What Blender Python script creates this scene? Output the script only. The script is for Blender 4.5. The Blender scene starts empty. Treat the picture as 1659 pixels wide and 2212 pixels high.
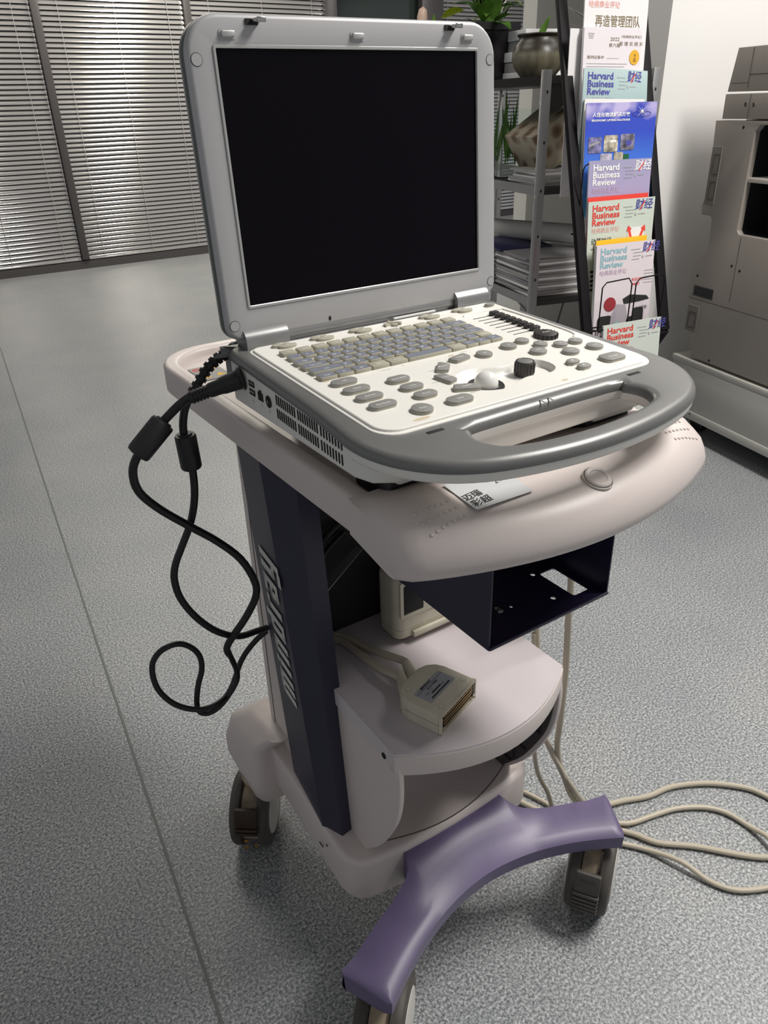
import bpy, bmesh, math, random
from mathutils import Matrix, Vector
random.seed(7)
S = bpy.context.scene
COL = S.collection
R = math.radians

# ------------------------------------------------------------------ camera, world, lights, exposure
cam_d = bpy.data.cameras.new('camera'); cam = bpy.data.objects.new('camera', cam_d); COL.objects.link(cam)
cam.location = (-0.46917, -0.73315, 1.09772); cam.rotation_euler = (1.076888, 0.0270088, -0.588477)
cam_d.sensor_fit = 'VERTICAL'; cam_d.sensor_height = 36.0; cam_d.lens = 36.0 * 1629.618 / 2212.0
cam_d.clip_start = 0.02; cam_d.clip_end = 60
S.camera = cam
S.view_settings.view_transform = 'Standard'; S.view_settings.look = 'None'
S.view_settings.gamma = 1.0; S.view_settings.use_curve_mapping = False
S.view_settings.exposure = 0.45
w = bpy.data.worlds.new('world'); S.world = w; w.use_nodes = True
w.node_tree.nodes['Background'].inputs[0].default_value = (0.93, 0.95, 1.0, 1)
w.node_tree.nodes['Background'].inputs[1].default_value = 0.24
LAMPS = [  # x, y, z, size_x, size_y, power, colour
    (1.35, -0.70, 2.70, 0.40, 1.20, 62, (1.0, 0.965, 0.92)),
    (0.30, 1.90, 2.70, 0.60, 1.20, 9, (1.0, 0.965, 0.92)),
    (2.60, 0.10, 2.70, 0.60, 1.20, 13, (1.0, 0.965, 0.92)),
    (2.05, 4.70, 2.70, 0.10, 1.40, 46, (1.0, 0.94, 0.82)),
    (0.72, 4.85, 2.70, 0.10, 1.20, 15, (1.0, 0.94, 0.82)),
    (4.60, 3.90, 2.70, 0.60, 1.20, 30, (1.0, 0.965, 0.92)),
]

# ------------------------------------------------------------------ materials
MATS = {}
def mat(name, col, rough=0.5, metal=0.0, noise=0.0, nscale=40.0, bump=0.0, bscale=600.0, spec=None, emit=None, coat=0.0):
    if name in MATS: return MATS[name]
    m = bpy.data.materials.new(name); m.use_nodes = True; nt = m.node_tree; b = nt.nodes['Principled BSDF']
    b.inputs['Base Color'].default_value = (*col, 1); b.inputs['Roughness'].default_value = rough
    b.inputs['Metallic'].default_value = metal
    if spec is not None: b.inputs['Specular IOR Level'].default_value = spec
    if coat: b.inputs['Coat Weight'].default_value = coat
    if noise:
        tc = nt.nodes.new('ShaderNodeTexCoord'); n = nt.nodes.new('ShaderNodeTexNoise'); n.inputs['Scale'].default_value = nscale
        n.inputs['Detail'].default_value = 6
        r = nt.nodes.new('ShaderNodeMapRange'); r.inputs['From Min'].default_value = .3; r.inputs['From Max'].default_value = .7
        r.inputs['To Min'].default_value = 1 - noise; r.inputs['To Max'].default_value = 1 + noise
        v = nt.nodes.new('ShaderNodeVectorMath'); v.operation = 'SCALE'; v.inputs[0].default_value = col
        nt.links.new(tc.outputs['Object'], n.inputs['Vector']); nt.links.new(n.outputs['Fac'], r.inputs['Value'])
        nt.links.new(r.outputs['Result'], v.inputs['Scale']); nt.links.new(v.outputs['Vector'], b.inputs['Base Color'])
    if bump:
        tc2 = nt.nodes.new('ShaderNodeTexCoord'); n2 = nt.nodes.new('ShaderNodeTexNoise'); n2.inputs['Scale'].default_value = bscale
        bp = nt.nodes.new('ShaderNodeBump'); bp.inputs['Strength'].default_value = bump; bp.inputs['Distance'].default_value = .0005
        nt.links.new(tc2.outputs['Object'], n2.inputs['Vector']); nt.links.new(n2.outputs['Fac'], bp.inputs['Height'])
        nt.links.new(bp.outputs['Normal'], b.inputs['Normal'])
    if emit:
        b.inputs['Emission Color'].default_value = (*col, 1); b.inputs['Emission Strength'].default_value = emit
    MATS[name] = m; return m
beige = mat('beige_plastic', (.64, .57, .54), .40, noise=.03, nscale=6, bump=.12, bscale=900)
beige_d = mat('beige_plastic_worn', (.50, .46, .41), .5, noise=.05, nscale=20, bump=.3, bscale=900)
lapw = mat('ivory_plastic', (.80, .78, .725), .38, noise=.02, nscale=8, bump=.2, bscale=1200)
lapw2 = mat('ivory_panel', (.86, .84, .785), .34, noise=.025, nscale=10)
rimg = mat('grey_metallic_paint', (.19, .19, .185), .35, metal=.25, bump=.10, bscale=1500)
bezl = mat('silver_paint', (.46, .455, .46), .45, metal=.2, bump=.08, bscale=1500)
bezl2 = mat('silver_bright', (.50, .50, .49), .35, metal=.4)
lids = mat('lid_green_grey', (.10, .115, .105), .45)
hing = mat('hinge_silver', (.33, .33, .33), .32, metal=.6)
screen_m = mat('screen_black', (.003, .002, .004), .22, spec=.12)
navy = mat('navy_paint', (.024, .022, .046), .42, noise=.06, nscale=30, bump=.2, bscale=900)
navy2 = mat('navy_sheet', (.018, .014, .040), .32, noise=.05, nscale=30)
logo = mat('logo_grey', (.62, .63, .57), .5)
arm_m = mat('violet_paint', (.125, .100, .190), .40, noise=.16, nscale=9, bump=.07, bscale=900)
black = mat('black_rubber', (.006, .006, .007), .42)
blackp = mat('black_plastic', (.012, .012, .013), .45)
dark = mat('dark_gap', (.010, .010, .010), .8)
darkg = mat('shaded_rib_face', (.06, .055, .05), .7)  # bin's inner side lies in shadow; that shade is in this dark grey
keyb = mat('key_beige', (.42, .40, .32), .45)
keyblue = mat('key_blue_print', (.20, .215, .26), .5)
btn = mat('button_grey', (.27, .265, .25), .42)
white = mat('white_ink', (.85, .85, .83), .6)
ink = mat('black_ink', (.02, .02, .02), .6)
wheelg = mat('wheel_grey', (.075, .068, .060), .6, noise=.15, nscale=40)
wheelc = mat('wheel_cap_cream', (.55, .54, .50), .5)
worn = mat('worn_cream', (.42, .34, .24), .6, noise=.45, nscale=30)
amber = mat('amber_stain', (.30, .14, .02), .5, noise=.4, nscale=60)
brownd = mat('dark_brown', (.030, .014, .007), .5, noise=.4, nscale=80)
shelfm = mat('shelf_sheet', (.62, .565, .58), .33, noise=.02, nscale=5)
cordm = mat('beige_cord', (.47, .42, .33), .5)
conm = mat('ivory_connector', (.58, .54, .43), .5, noise=.05, nscale=50, bump=.3, bscale=1500)
gold = mat('gold_contacts', (.55, .38, .16), .3, metal=.8)
lab = mat('grey_label', (.36, .36, .39), .35)
paper = mat('white_paper', (.78, .78, .77), .6)
paperg = mat('grey_paper', (.33, .32, .31), .6)
rackm = mat('rack_black', (.008, .007, .008), .6, spec=.15)
postm = mat('post_grey_metal', (.33, .33, .335), .35, metal=.5)
copm = mat('copier_grey', (.34, .305, .27), .5, noise=.015, nscale=4, bump=.25, bscale=1200)
copd = mat('copier_dark_grey', (.20, .185, .165), .5)
copk = mat('copier_black', (.018, .018, .022), .4)
copl = mat('copier_light_trim', (.60, .56, .51), .5)
stand = mat('stand_grey', (.50, .49, .45), .45)
mull = mat('mullion_grey', (.085, .078, .080), .4, metal=.3)
wallw = mat('wall_white', (.80, .785, .765), .7, noise=.015, nscale=1.5)
wallc = mat('wall_cream', (.62, .61, .58), .7)
ceilm = mat('ceiling_white', (.75, .75, .74), .8)
trimd = mat('floor_seam', (.13, .14, .13), .5)
red = mat('red_ink', (.75, .06, .04), .6); teal = mat('teal_ink', (.28, .50, .56), .6); blueink = mat('blue_ink', (.07, .07, .33), .6)
greyink = mat('grey_ink', (.40, .40, .40), .6); pinkink = mat('pink_ink', (.80, .42, .38), .6); brownink = mat('brown_ink', (.20, .15, .08), .6)
lilac = mat('lilac_ink', (.55, .42, .55), .6); goldink = mat('gold_ink', (.70, .40, .04), .4); goldd = mat('dark_gold_ink', (.38, .18, .02), .5)
chrome = mat('chrome', (.55, .54, .52), .2, metal=1)
yellow = mat('yellow_paper', (.85, .50, .02), .6); orange = mat('orange_bag', (.75, .16, .03), .35)
leafm = mat('leaf_green', (.15, .31, .05), .4, noise=.35, nscale=30); leafy = mat('leaf_yellow_green', (.42, .50, .02), .4, noise=.2, nscale=40)
leafp = mat('leaf_pale_stem', (.30, .40, .12), .5)
soil = mat('soil', (.03, .02, .015), .9)
glass = bpy.data.materials.new('clear_glass'); glass.use_nodes = True
_g = glass.node_tree.nodes['Principled BSDF']; _g.inputs['Transmission Weight'].default_value = 1; _g.inputs['Roughness'].default_value = .02
_g.inputs['Base Color'].default_value = (.92, .97, .95, 1); _g.inputs['IOR'].default_value = 1.1
dglass = mat('night_glass', (.035, .045, .042), .08, spec=.6)
slatm = mat('blind_slat', (.52, .51, .515), .13, metal=.6)
cordb = mat('blind_cord', (.35, .35, .35), .7)

def nodes(name):
    m = bpy.data.materials.new(name); m.use_nodes = True; return m, m.node_tree, m.node_tree.nodes['Principled BSDF']
def ramp(nt, stops, interp='LINEAR'):
    r = nt.nodes.new('ShaderNodeValToRGB'); e = r.color_ramp.elements; r.color_ramp.interpolation = interp
    e[0].position, e[0].color = stops[0][0], (*stops[0][1], 1); e[1].position, e[1].color = stops[-1][0], (*stops[-1][1], 1)
    for p_, c_ in stops[1:-1]:
        k = e.new(p_); k.color = (*c_, 1)
    return r
# speckled vinyl floor
floorm, nt, b = nodes('speckled_vinyl')
tc = nt.nodes.new('ShaderNodeTexCoord')
n1 = nt.nodes.new('ShaderNodeTexNoise'); n1.inputs['Scale'].default_value = 240; n1.inputs['Detail'].default_value = 6; n1.inputs['Roughness'].default_value = .80
r1 = ramp(nt, [(.37, (.035, .04, .045)), (.445, (.145, .155, .165)), (.505, (.25, .26, .275)), (.56, (.42, .43, .43)), (.66, (.68, .68, .66))])
n2 = nt.nodes.new('ShaderNodeTexNoise'); n2.inputs['Scale'].default_value = 3.5; n2.inputs['Detail'].default_value = 3
r2 = ramp(nt, [(.3, (.90, .92, .93)), (.7, (1.06, 1.05, 1.03))])
mx = nt.nodes.new('ShaderNodeMix'); mx.data_type = 'RGBA'; mx.blend_type = 'MULTIPLY'; mx.inputs['Factor'].default_value = 1
nt.links.new(tc.outputs['Object'], n1.inputs['Vector']); nt.links.new(tc.outputs['Object'], n2.inputs['Vector'])
nt.links.new(n1.outputs['Fac'], r1.inputs['Fac']); nt.links.new(n2.outputs['Fac'], r2.inputs['Fac'])
nt.links.new(r1.outputs['Color'], mx.inputs['A']); nt.links.new(r2.outputs['Color'], mx.inputs['B'])
nt.links.new(mx.outputs['Result'], b.inputs['Base Color']); b.inputs['Roughness'].default_value = .42
# ribbed glazed pot
potm, nt, b = nodes('glazed_pot')
tc = nt.nodes.new('ShaderNodeTexCoord'); sp = nt.nodes.new('ShaderNodeSeparateXYZ'); nt.links.new(tc.outputs['Object'], sp.inputs[0])
n1 = nt.nodes.new('ShaderNodeTexNoise'); n1.inputs['Scale'].default_value = 30
mp = nt.nodes.new('ShaderNodeMapping'); mp.inputs['Scale'].default_value = (1, 1, .08)
nt.links.new(tc.outputs['Object'], mp.inputs['Vector']); nt.links.new(mp.outputs['Vector'], n1.inputs['Vector'])
r1 = ramp(nt, [(.35, (.10, .09, .06)), (.65, (.21, .19, .13))]); nt.links.new(n1.outputs['Fac'], r1.inputs['Fac'])
r2 = ramp(nt, [(.064, (1, 1, 1)), (.076, (.16, .14, .12))]); nt.links.new(sp.outputs['Z'], r2.inputs['Fac'])
mx = nt.nodes.new('ShaderNodeMix'); mx.data_type = 'RGBA'; mx.blend_type = 'MULTIPLY'; mx.inputs['Factor'].default_value = 1
nt.links.new(r1.outputs['Color'], mx.inputs['A']); nt.links.new(r2.outputs['Color'], mx.inputs['B'])
nt.links.new(mx.outputs['Result'], b.inputs['Base Color']); b.inputs['Roughness'].default_value = .38
# blue brochure cover: clouds and sky gradient printed on the paper
blue_cover, nt, b = nodes('blue_brochure_print')
tc = nt.nodes.new('ShaderNodeTexCoord'); sp = nt.nodes.new('ShaderNodeSeparateXYZ'); nt.links.new(tc.outputs['Object'], sp.inputs[0])
mr = nt.nodes.new('ShaderNodeMapRange'); mr.inputs['From Min'].default_value = -.28; mr.inputs['From Max'].default_value = 0
nt.links.new(sp.outputs['Y'], mr.inputs['Value'])
r1 = ramp(nt, [(0, (.16, .50, .80)), (.4, (.07, .22, .70)), (.75, (.04, .08, .52)), (1, (.05, .07, .45))]); nt.links.new(mr.outputs['Result'], r1.inputs['Fac'])
n1 = nt.nodes.new('ShaderNodeTexNoise'); n1.inputs['Scale'].default_value = 14; nt.links.new(tc.outputs['Object'], n1.inputs['Vector'])
mm = nt.nodes.new('ShaderNodeMath'); mm.operation = 'MULTIPLY'; nt.links.new(n1.outputs['Fac'], mm.inputs[0])
mr2 = nt.nodes.new('ShaderNodeMapRange'); mr2.inputs['From Min'].default_value = -.09; mr2.inputs['From Max'].default_value = -.01
nt.links.new(sp.outputs['Y'], mr2.inputs['Value']); nt.links.new(mr2.outputs['Result'], mm.inputs[1])
r2 = ramp(nt, [(.38, (0, 0, 0)), (.60, (.8, .8, .8))]); nt.links.new(mm.outputs[0], r2.inputs['Fac'])
mx = nt.nodes.new('ShaderNodeMix'); mx.data_type = 'RGBA'; nt.links.new(r2.outputs['Color'], mx.inputs['Factor'])
nt.links.new(r1.outputs['Color'], mx.inputs['A']); mx.inputs['B'].default_value = (.62, .55, .78, 1)
nt.links.new(mx.outputs['Result'], b.inputs['Base Color']); b.inputs['Roughness'].default_value = .35
def grad_cover(name, top, bot):
    m, nt, b = nodes(name)
    tc = nt.nodes.new('ShaderNodeTexCoord'); sp = nt.nodes.new('ShaderNodeSeparateXYZ'); nt.links.new(tc.outputs['Object'], sp.inputs[0])
    mr = nt.nodes.new('ShaderNodeMapRange'); mr.inputs['From Min'].default_value = -.26; mr.inputs['From Max'].default_value = 0
    nt.links.new(sp.outputs['Y'], mr.inputs['Value']); r1 = ramp(nt, [(0, bot), (1, top)]); nt.links.new(mr.outputs['Result'], r1.inputs['Fac'])
    nt.links.new(r1.outputs['Color'], b.inputs['Base Color']); b.inputs['Roughness'].default_value = .4
    return m
teal_cover = grad_cover('teal_cover', (.46, .58, .58), (.05, .14, .15))
purple_cover = grad_cover('purple_cover', (.36, .34, .50), (.48, .36, .62))
mint_cover = mat('mint_cover', (.58, .64, .56), .4); pink_cover = mat('pink_cover', (.74, .66, .69), .4)
white_cover = mat('white_cover', (.74, .72, .72), .4); green_cover = mat('palegreen_cover', (.62, .66, .60), .4)
pinkw_cover = mat('pinkwhite_cover', (.72, .67, .70), .4)

# ------------------------------------------------------------------ mesh helpers
ID = Matrix.Identity(4)
def T(x, y, z): return Matrix.Translation((x, y, z))
def RX(a): return Matrix.Rotation(a, 4, 'X')
def RY(a): return Matrix.Rotation(a, 4, 'Y')
def RZ(a): return Matrix.Rotation(a, 4, 'Z')
def frame(o, x, y, z=None):
    x = Vector(x).normalized(); y = Vector(y).normalized(); z = x.cross(y) if z is None else Vector(z)
    m = Matrix((x, y, z)).transposed().to_4x4(); m.translation = Vector(o); return m
def rrect(x0, y0, x1, y1, r, n=5):
    rs = r if isinstance(r, (tuple, list)) else (r,)*4   # corners: bl, br, tr, tl
    out = []
    for (cx, cy, a0, rr) in ((x0+rs[0], y0+rs[0], 180, rs[0]), (x1-rs[1], y0+rs[1], 270, rs[1]), (x1-rs[2], y1-rs[2], 0, rs[2]), (x0+rs[3], y1-rs[3], 90, rs[3])):
        if rr < 1e-6: out.append((cx, cy)); continue
        for k in range(n+1):
            a = R(a0+90*k/n); out.append((cx+rr*math.cos(a), cy+rr*math.sin(a)))
    return out
def circ(cx, cy, rx, ry=None, n=20, rot=0):
    ry = ry or rx; c, s = math.cos(rot), math.sin(rot)
    return [(cx+rx*math.cos(2*math.pi*k/n)*c-ry*math.sin(2*math.pi*k/n)*s, cy+rx*math.cos(2*math.pi*k/n)*s+ry*math.sin(2*math.pi*k/n)*c) for k in range(n)]
def smoothpts(pts, sub=4, closed=False):
    P = [Vector(p) for p in pts]; n = len(P); out = []
    for i in range(n if closed else n-1):
        g = (lambda k: P[k % n]) if closed else (lambda k: P[max(0, min(n-1, k))])
        p0, p1, p2, p3 = g(i-1), g(i), g(i+1), g(i+2)
        for s in range(sub):
            t = s/sub
            out.append(.5*((2*p1)+(-p0+p2)*t+(2*p0-5*p1+4*p2-p3)*t*t+(-p0+3*p1-3*p2+p3)*t*t*t))
    if not closed: out.append(P[-1])
    return out
_txt = {}
_cu = bpy.data.curves.new('t', 'FONT'); _cu.resolution_u = 2; _cu.align_x = 'CENTER'; _cu.align_y = 'CENTER'
_to = bpy.data.objects.new('t', _cu); COL.objects.link(_to)
def text_mesh(s, align='CENTER', bold=0.0):
    k = (s, align, bold)
    if k not in _txt:
        _cu.body = s; _cu.size = 1; _cu.align_x = align; _cu.offset = bold
        dg = bpy.context.evaluated_depsgraph_get(); dg.update()
        _txt[k] = bpy.data.meshes.new_from_object(_to.evaluated_get(dg))
    return _txt[k]
class MB:
    def __init__(s, m=None): s.bm = bmesh.new(); s.mats = []; s.mi = 0; (s.m(m) if m else None)
    def m(s, m):
        if m not in s.mats: s.mats.append(m)
        s.mi = s.mats.index(m); return s
    def add(s, t, M=ID):
        t.transform(M)
        if M.determinant() < 0: bmesh.ops.reverse_faces(t, faces=t.faces)
        for f in t.faces: f.material_index = s.mi
        me = bpy.data.meshes.new('x'); t.to_mesh(me); t.free(); s.bm.from_mesh(me); bpy.data.meshes.remove(me); return s
    def box(s, c, d, M=ID, bev=0, seg=2):
        t = bmesh.new(); bmesh.ops.create_cube(t, size=1)
        bmesh.ops.scale(t, vec=d, verts=t.verts)
        if bev: bmesh.ops.bevel(t, geom=list(t.edges), offset=min(bev, min(d)*.49), segments=seg, affect='EDGES', profile=.5)
        bmesh.ops.translate(t, vec=c, verts=t.verts); return s.add(t, M)
    def prism(s, pts, z0, z1, M=ID, holes=(), bt=0, bb=0, seg=3, zf=None, bh=True):
        t = bmesh.new()
        if holes:
            es = []
            for lp in [pts]+list(holes):
                vs = [t.verts.new((p[0], p[1], z0)) for p in lp]
                es += [t.edges.new((vs[i], vs[(i+1) % len(vs)])) for i in range(len(vs))]
            bmesh.ops.triangle_fill(t, use_beauty=True, use_dissolve=False, edges=es)
        else:
            t.faces.new([t.verts.new((p[0], p[1], z0)) for p in pts])
        r = bmesh.ops.extrude_face_region(t, geom=list(t.faces))
        top = [v for v in r['geom'] if isinstance(v, bmesh.types.BMVert)]
        for v in top: v.co.z = z1
        bmesh.ops.recalc_face_normals(t, faces=t.faces)
        hk = set() if bh else {(round(a, 6), round(b_, 6)) for lp in holes for a, b_ in lp}
        def ring(z): return [e for e in t.edges if not (hk and (round(e.verts[0].co.x, 6), round(e.verts[0].co.y, 6)) in hk) and all(abs(v.co.z-z) < 1e-7 for v in e.verts) and any(abs(f.normal.z) < .5 for f in e.link_faces) and any(abs(f.normal.z) > .5 for f in e.link_faces)]
        if bt: bmesh.ops.bevel(t, geom=ring(z1), offset=bt, segments=seg, affect='EDGES', profile=.5)
        if bb: bmesh.ops.bevel(t, geom=ring(z0), offset=bb, segments=seg, affect='EDGES', profile=.5)
        if zf:
            for v in t.verts: v.co.z += zf(v.co.x, v.co.y)
        return s.add(t, M)
    def loft(s, rings, M=ID, closed=True, caps=True):
        t = bmesh.new(); V = [[t.verts.new(p) for p in r] for r in rings]; n = len(rings[0])
        for a, b_ in zip(V, V[1:]):
            for i in range(n if closed else n-1):
                j = (i+1) % n
                try: t.faces.new((a[i], a[j], b_[j], b_[i]))
                except ValueError: pass
        if caps and closed:
            t.faces.new(V[0]); t.faces.new(V[-1])
        bmesh.ops.recalc_face_normals(t, faces=t.faces)
        return s.add(t, M)
    def tube(s, pts, r, n=10, M=ID, sub=0, closed=False):
        P = smoothpts(pts, sub, closed) if sub else [Vector(p) for p in pts]
        rr = r if callable(r) else (lambda k: r)
        rings = []; up = None; N = len(P)
        for i, p_ in enumerate(P):
            d = (P[(i+1) % N]-P[i-1]) if closed else (P[min(i+1, N-1)]-P[max(i-1, 0)]); d.normalize()
            if up is None: up = d.orthogonal().normalized()
            up = (up-d*up.dot(d)).normalized(); sd = d.cross(up)
            q = rr(i/(N-1))
            rings.append([p_+(up*math.cos(2*math.pi*k/n)+sd*math.sin(2*math.pi*k/n))*q for k in range(n)])
        if closed: rings.append(rings[0])
        return s.loft(rings, M, caps=not closed)
    def lathe(s, prof, n=24, M=ID):
        t = bmesh.new(); V = []
        for (r_, z_) in prof:
            V.append([t.verts.new((0, 0, z_))] if r_ < 1e-6 else [t.verts.new((r_*math.cos(2*math.pi*k/n), r_*math.sin(2*math.pi*k/n), z_)) for k in range(n)])
        for a, b_ in zip(V, V[1:]):
            for i in range(n):
                j = (i+1) % n
                if len(a) == 1 and len(b_) == 1: continue
                if len(a) == 1: t.faces.new((a[0], b_[i], b_[j]))
                elif len(b_) == 1: t.faces.new((a[i], a[j], b_[0]))
                else: t.faces.new((a[i], a[j], b_[j], b_[i]))
        bmesh.ops.recalc_face_normals(t, faces=t.faces); return s.add(t, M)
    def text(s, string, size, M=ID, sx=1, align='CENTER', bold=0.0, thick=.0, shear=0):
        t = bmesh.new(); t.from_mesh(text_mesh(string, align, bold))
        if thick:
            r = bmesh.ops.extrude_face_region(t, geom=list(t.faces))
            bmesh.ops.translate(t, vec=(0, 0, thick/size), verts=[v for v in r['geom'] if isinstance(v, bmesh.types.BMVert)])
        Sm = Matrix(((size*sx, size*shear, 0, 0), (0, size, 0, 0), (0, 0, size, 0), (0, 0, 0, 1)))
        return s.add(t, M @ Sm)
    def mesh(s, name, ang=35):
        me = bpy.data.meshes.new(name)
        bmesh.ops.remove_doubles(s.bm, verts=s.bm.verts, dist=1e-7) if False else None
        s.bm.to_mesh(me); s.bm.free()
        for m_ in s.mats: me.materials.append(m_)
        for p_ in me.polygons: p_.use_smooth = True
        me.set_sharp_from_angle(angle=R(ang)); return me
    def build(s, name, parent=None, M=None, ang=35):
        o = bpy.data.objects.new(name, s.mesh(name, ang)); COL.objects.link(o)
        if M is not None: o.matrix_world = M
        if parent:
            o.parent = parent
            if M is None: o.matrix_parent_inverse = parent.matrix_world.inverted()
            else: o.matrix_parent_inverse = ID; o.matrix_local = M
        return o
def tag(o, label, cat, group=None):
    o['label'] = label; o['category'] = cat
    if group: o['group'] = group
    return o
def thing(name, label, cat, loc=(0, 0, 0), group=None, M=None):
    o = bpy.data.objects.new(name, None); COL.objects.link(o); o.empty_display_size = .05
    o.matrix_world = M if M is not None else Matrix.Translation(loc)
    return tag(o, label, cat, group)
def struct(o): o['kind'] = 'structure'; return o
def P(parent, name, mb, label=None, ang=35):   # part given in world coordinates
    o = mb.build(name, parent, ang=ang)
    if label: o['label'] = label
    return o

# ------------------------------------------------------------------ the setting
struct(MB(floorm).box((2.5, 1.0, -.02), (12, 10.4, .04)).build('floor'))
struct(MB(ceilm).box((2.5, 1.0, 2.79), (12, 10.4, .06)).build('ceiling'))
YB = 5.90
# welded floor seam
sd = Vector((.3671, 3.911, 0)).normalized(); s0 = Vector((-.3581, -.1152, 0))
struct(MB(trimd).box((0, 0, 0), (.0045, 8.6, .0012), M=frame(s0+sd*1.72+Vector((0, 0, .0006)), sd.cross(Vector((0, 0, 1))), sd)).build('trim_1'))
# glazed partition: rails, mullions, panes
struct(MB(mull).box((2.5, YB+.03, .03), (12, .09, .06)).box((2.5, YB+.045, .075), (12, .05, .03), bev=.004).build('baseboard_back'))
struct(MB(wallc).box((2.5, YB+.06, 2.72), (12, .12, .14)).build('wall_back'))
mx_ = [-2.3, -1.19, -.085, 1.02, 2.14, 3.42, 4.50, 5.80, 6.9, 8.0]
for i, x in enumerate(mx_):
    wd = .055 if i not in (5, 6) else (.12 if i == 5 else .24)
    struct(MB(mull).box((x, YB, 1.37), (wd, .07, 2.60), bev=.004).build('trim_%d' % (i+2)))
for i, (a, b_) in enumerate(zip(mx_, mx_[1:])):
    struct(MB(dglass).box(((a+b_)/2, YB+.075, 1.37), (b_-a-.05, .008, 2.58)).build('window_%d' % (i+1)))
# the venetian blinds, one per bay
def blind(i, a, b_, label):
    t = thing('venetian_blind', label, 'window blind', ((a+b_)/2, YB, 2.62), 'venetian blinds along the glazed wall')
    s = MB(slatm); z = .085; pitch = .0325
    while z < 2.6:
        zz = z+.0; ang = R(64); w_ = .0310
        pr = []
        for k in range(5):
            u = (k/4-.5)*w_; cv = .0026*(1-(2*k/4-1)**2)
            pr.append((math.cos(ang)*u-cv*math.sin(ang), math.sin(ang)*u+cv*math.cos(ang)))
        tb = bmesh.new()
        V = [[tb.verts.new((x, YB+.0+q[0], zz+q[1])) for q in pr] for x in (a+.032, b_-.032)]
        for k in range(4): tb.faces.new((V[0][k], V[1][k], V[1][k+1], V[0][k+1]))
        s.add(tb); z += pitch
    P(t, 'slats', s, ang=80)
    c = MB(cordb)
    for fx in (.14, .5, .86):
        x = a+(b_-a)*fx; c.box((x, YB-.0175, 1.34), (.0035, .001, 2.52))
    P(t, 'ladder_cord', c)
    P(t, 'bottom_rail', MB(slatm).box(((a+b_)/2, YB, .072), (b_-a-.064, .026, .012), bev=.003))
bl = {0: None, 1: None, 2: 'grey venetian blind at the far left edge, left of the first mullion', 3: 'wide venetian blind with the bright vertical streak, left of the screen lid',
      4: 'venetian blind showing above the top left edge of the monitor lid', 6: 'venetian blind behind the potted plants and shelf rack'}
for i, lb in bl.items():
    if lb: blind(i, mx_[i], mx_[i+1], lb)
# walls to the right
ca, sa = math.cos(R(13.7)), math.sin(R(13.7)); UU = Vector((sa, ca, 0)); VV = Vector((ca, -sa, 0))
W0 = Vector((1.845, 1.105, 0))
struct(MB(wallw).box((1.6, .06, 1.38), (3.2, .12, 2.76), M=frame(W0, VV, UU)).build('wall_right'))
struct(MB(wallc).box((1.8, .06, 1.38), (3.6, .12, 2.76), M=frame((2.285, 2.17, 0), VV, UU)).build('wall_rear_right'))
# ceiling lamps
for k, (x, y, z, sx, sy, pw, c) in enumerate(LAMPS):
    ld = bpy.data.lights.new('ceiling_lamp_light', 'AREA'); ld.shape = 'RECTANGLE'; ld.size = sx; ld.size_y = sy; ld.energy = pw; ld.color = c
    lo = bpy.data.objects.new('ceiling_lamp_light', ld); COL.objects.link(lo); lo.location = (x, y, z-.03)
    struct(MB(bezl2).box((x, y, z+.03), (sx+.06, sy+.06, .06), bev=.004).build('trim_%d' % (k+20)))

# ------------------------------------------------------------------ the trolley
cart = thing('equipment_trolley', 'beige and navy medical trolley on castors carrying the open ultrasound machine', 'trolley')
# deck: a slab with a sunken tray plus a bulging front apron
dk = MB(beige)
out = rrect(-.180, -.27, .180, .315, (.01, .01, .085, .085), 8)
inn = rrect(-.158, -.262, .158, .292, (.006, .006, .066, .066), 8)
dk.prism(out, .7645, .802, holes=[inn], bt=.006, bb=.004, seg=3)
dk.prism(rrect(-.165, -.268, .165, .298, (.006, .006, .07, .07), 8), .768, .790)
P(cart, 'deck', dk)
N = 36; rings = []; PROF = []
for i in range(N+1):
    u = -1+2*i/N; x = .1915*u
    e = 1-abs(u)**14*.25
    yf = -.3725+.048*abs(u)**2.0
    d_ = max(0, (abs(u)-.90)/.10); side = .012*d_**2.4; yf += .007*d_**3; dy = yf+.3725
    xx = x
    pr = [(-.232, .8015), (-.240, .8035-side*.3), (-.252, .8075-side*.6), (-.268, .8115-side), (-.285, .8135-side), (-.305+dy*.3, .8130-side), (-.325+dy*.6, .8115-side), (-.342+dy*.9, .8088-side), (-.354+dy, .8040-side), (-.363+dy, .797-side*.9), (-.369+dy, .787-side*.5), (-.3722+dy, .777), (-.3722+dy, .770), (-.369+dy, .7655), (-.362+dy, .7640), (-.33+dy*.5, .7640), (-.232, .7660)]
    tp = lambda a: .948+.052*min(1, max(0, (-a-.235)/.085))
    PROF.append((x, pr)); rings.append([(xx*tp(a), a, b_) for a, b_ in pr]); continue
    rings.append([(xx, a, b_) for a, b_ in pr])
ap = MB(beige).loft(rings)
P(cart, 'front_apron', ap, ang=50)
def surf_z(x, y):
    def at(pr):
        for (a, p_), (b_, q) in zip(pr, pr[1:]):
            if b_ <= y <= a and a != b_: return p_+(q-p_)*(a-y)/(a-b_)
        return .80
    i = max(k for k in range(len(PROF)-1) if PROF[k][0] <= x)
    f = (x-PROF[i][0])/(PROF[i+1][0]-PROF[i][0]); return at(PROF[i][1])*(1-f)+at(PROF[i+1][1])*f
for s_ in (-1, 1):
    for r_ in range(3):
        for c_ in range(7):
            x = s_*.1465+(c_-3)*.0056+(r_*.0012); y = -.3040-.0100*r_; z_ = surf_z(x, y)-.0004
            P(cart, 'raised_dot', MB(beige).lathe([(.0019, -.0012), (.0017, .0007), (.0010, .0014), (0, .0016)], 8, T(x, y, z_)))
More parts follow.
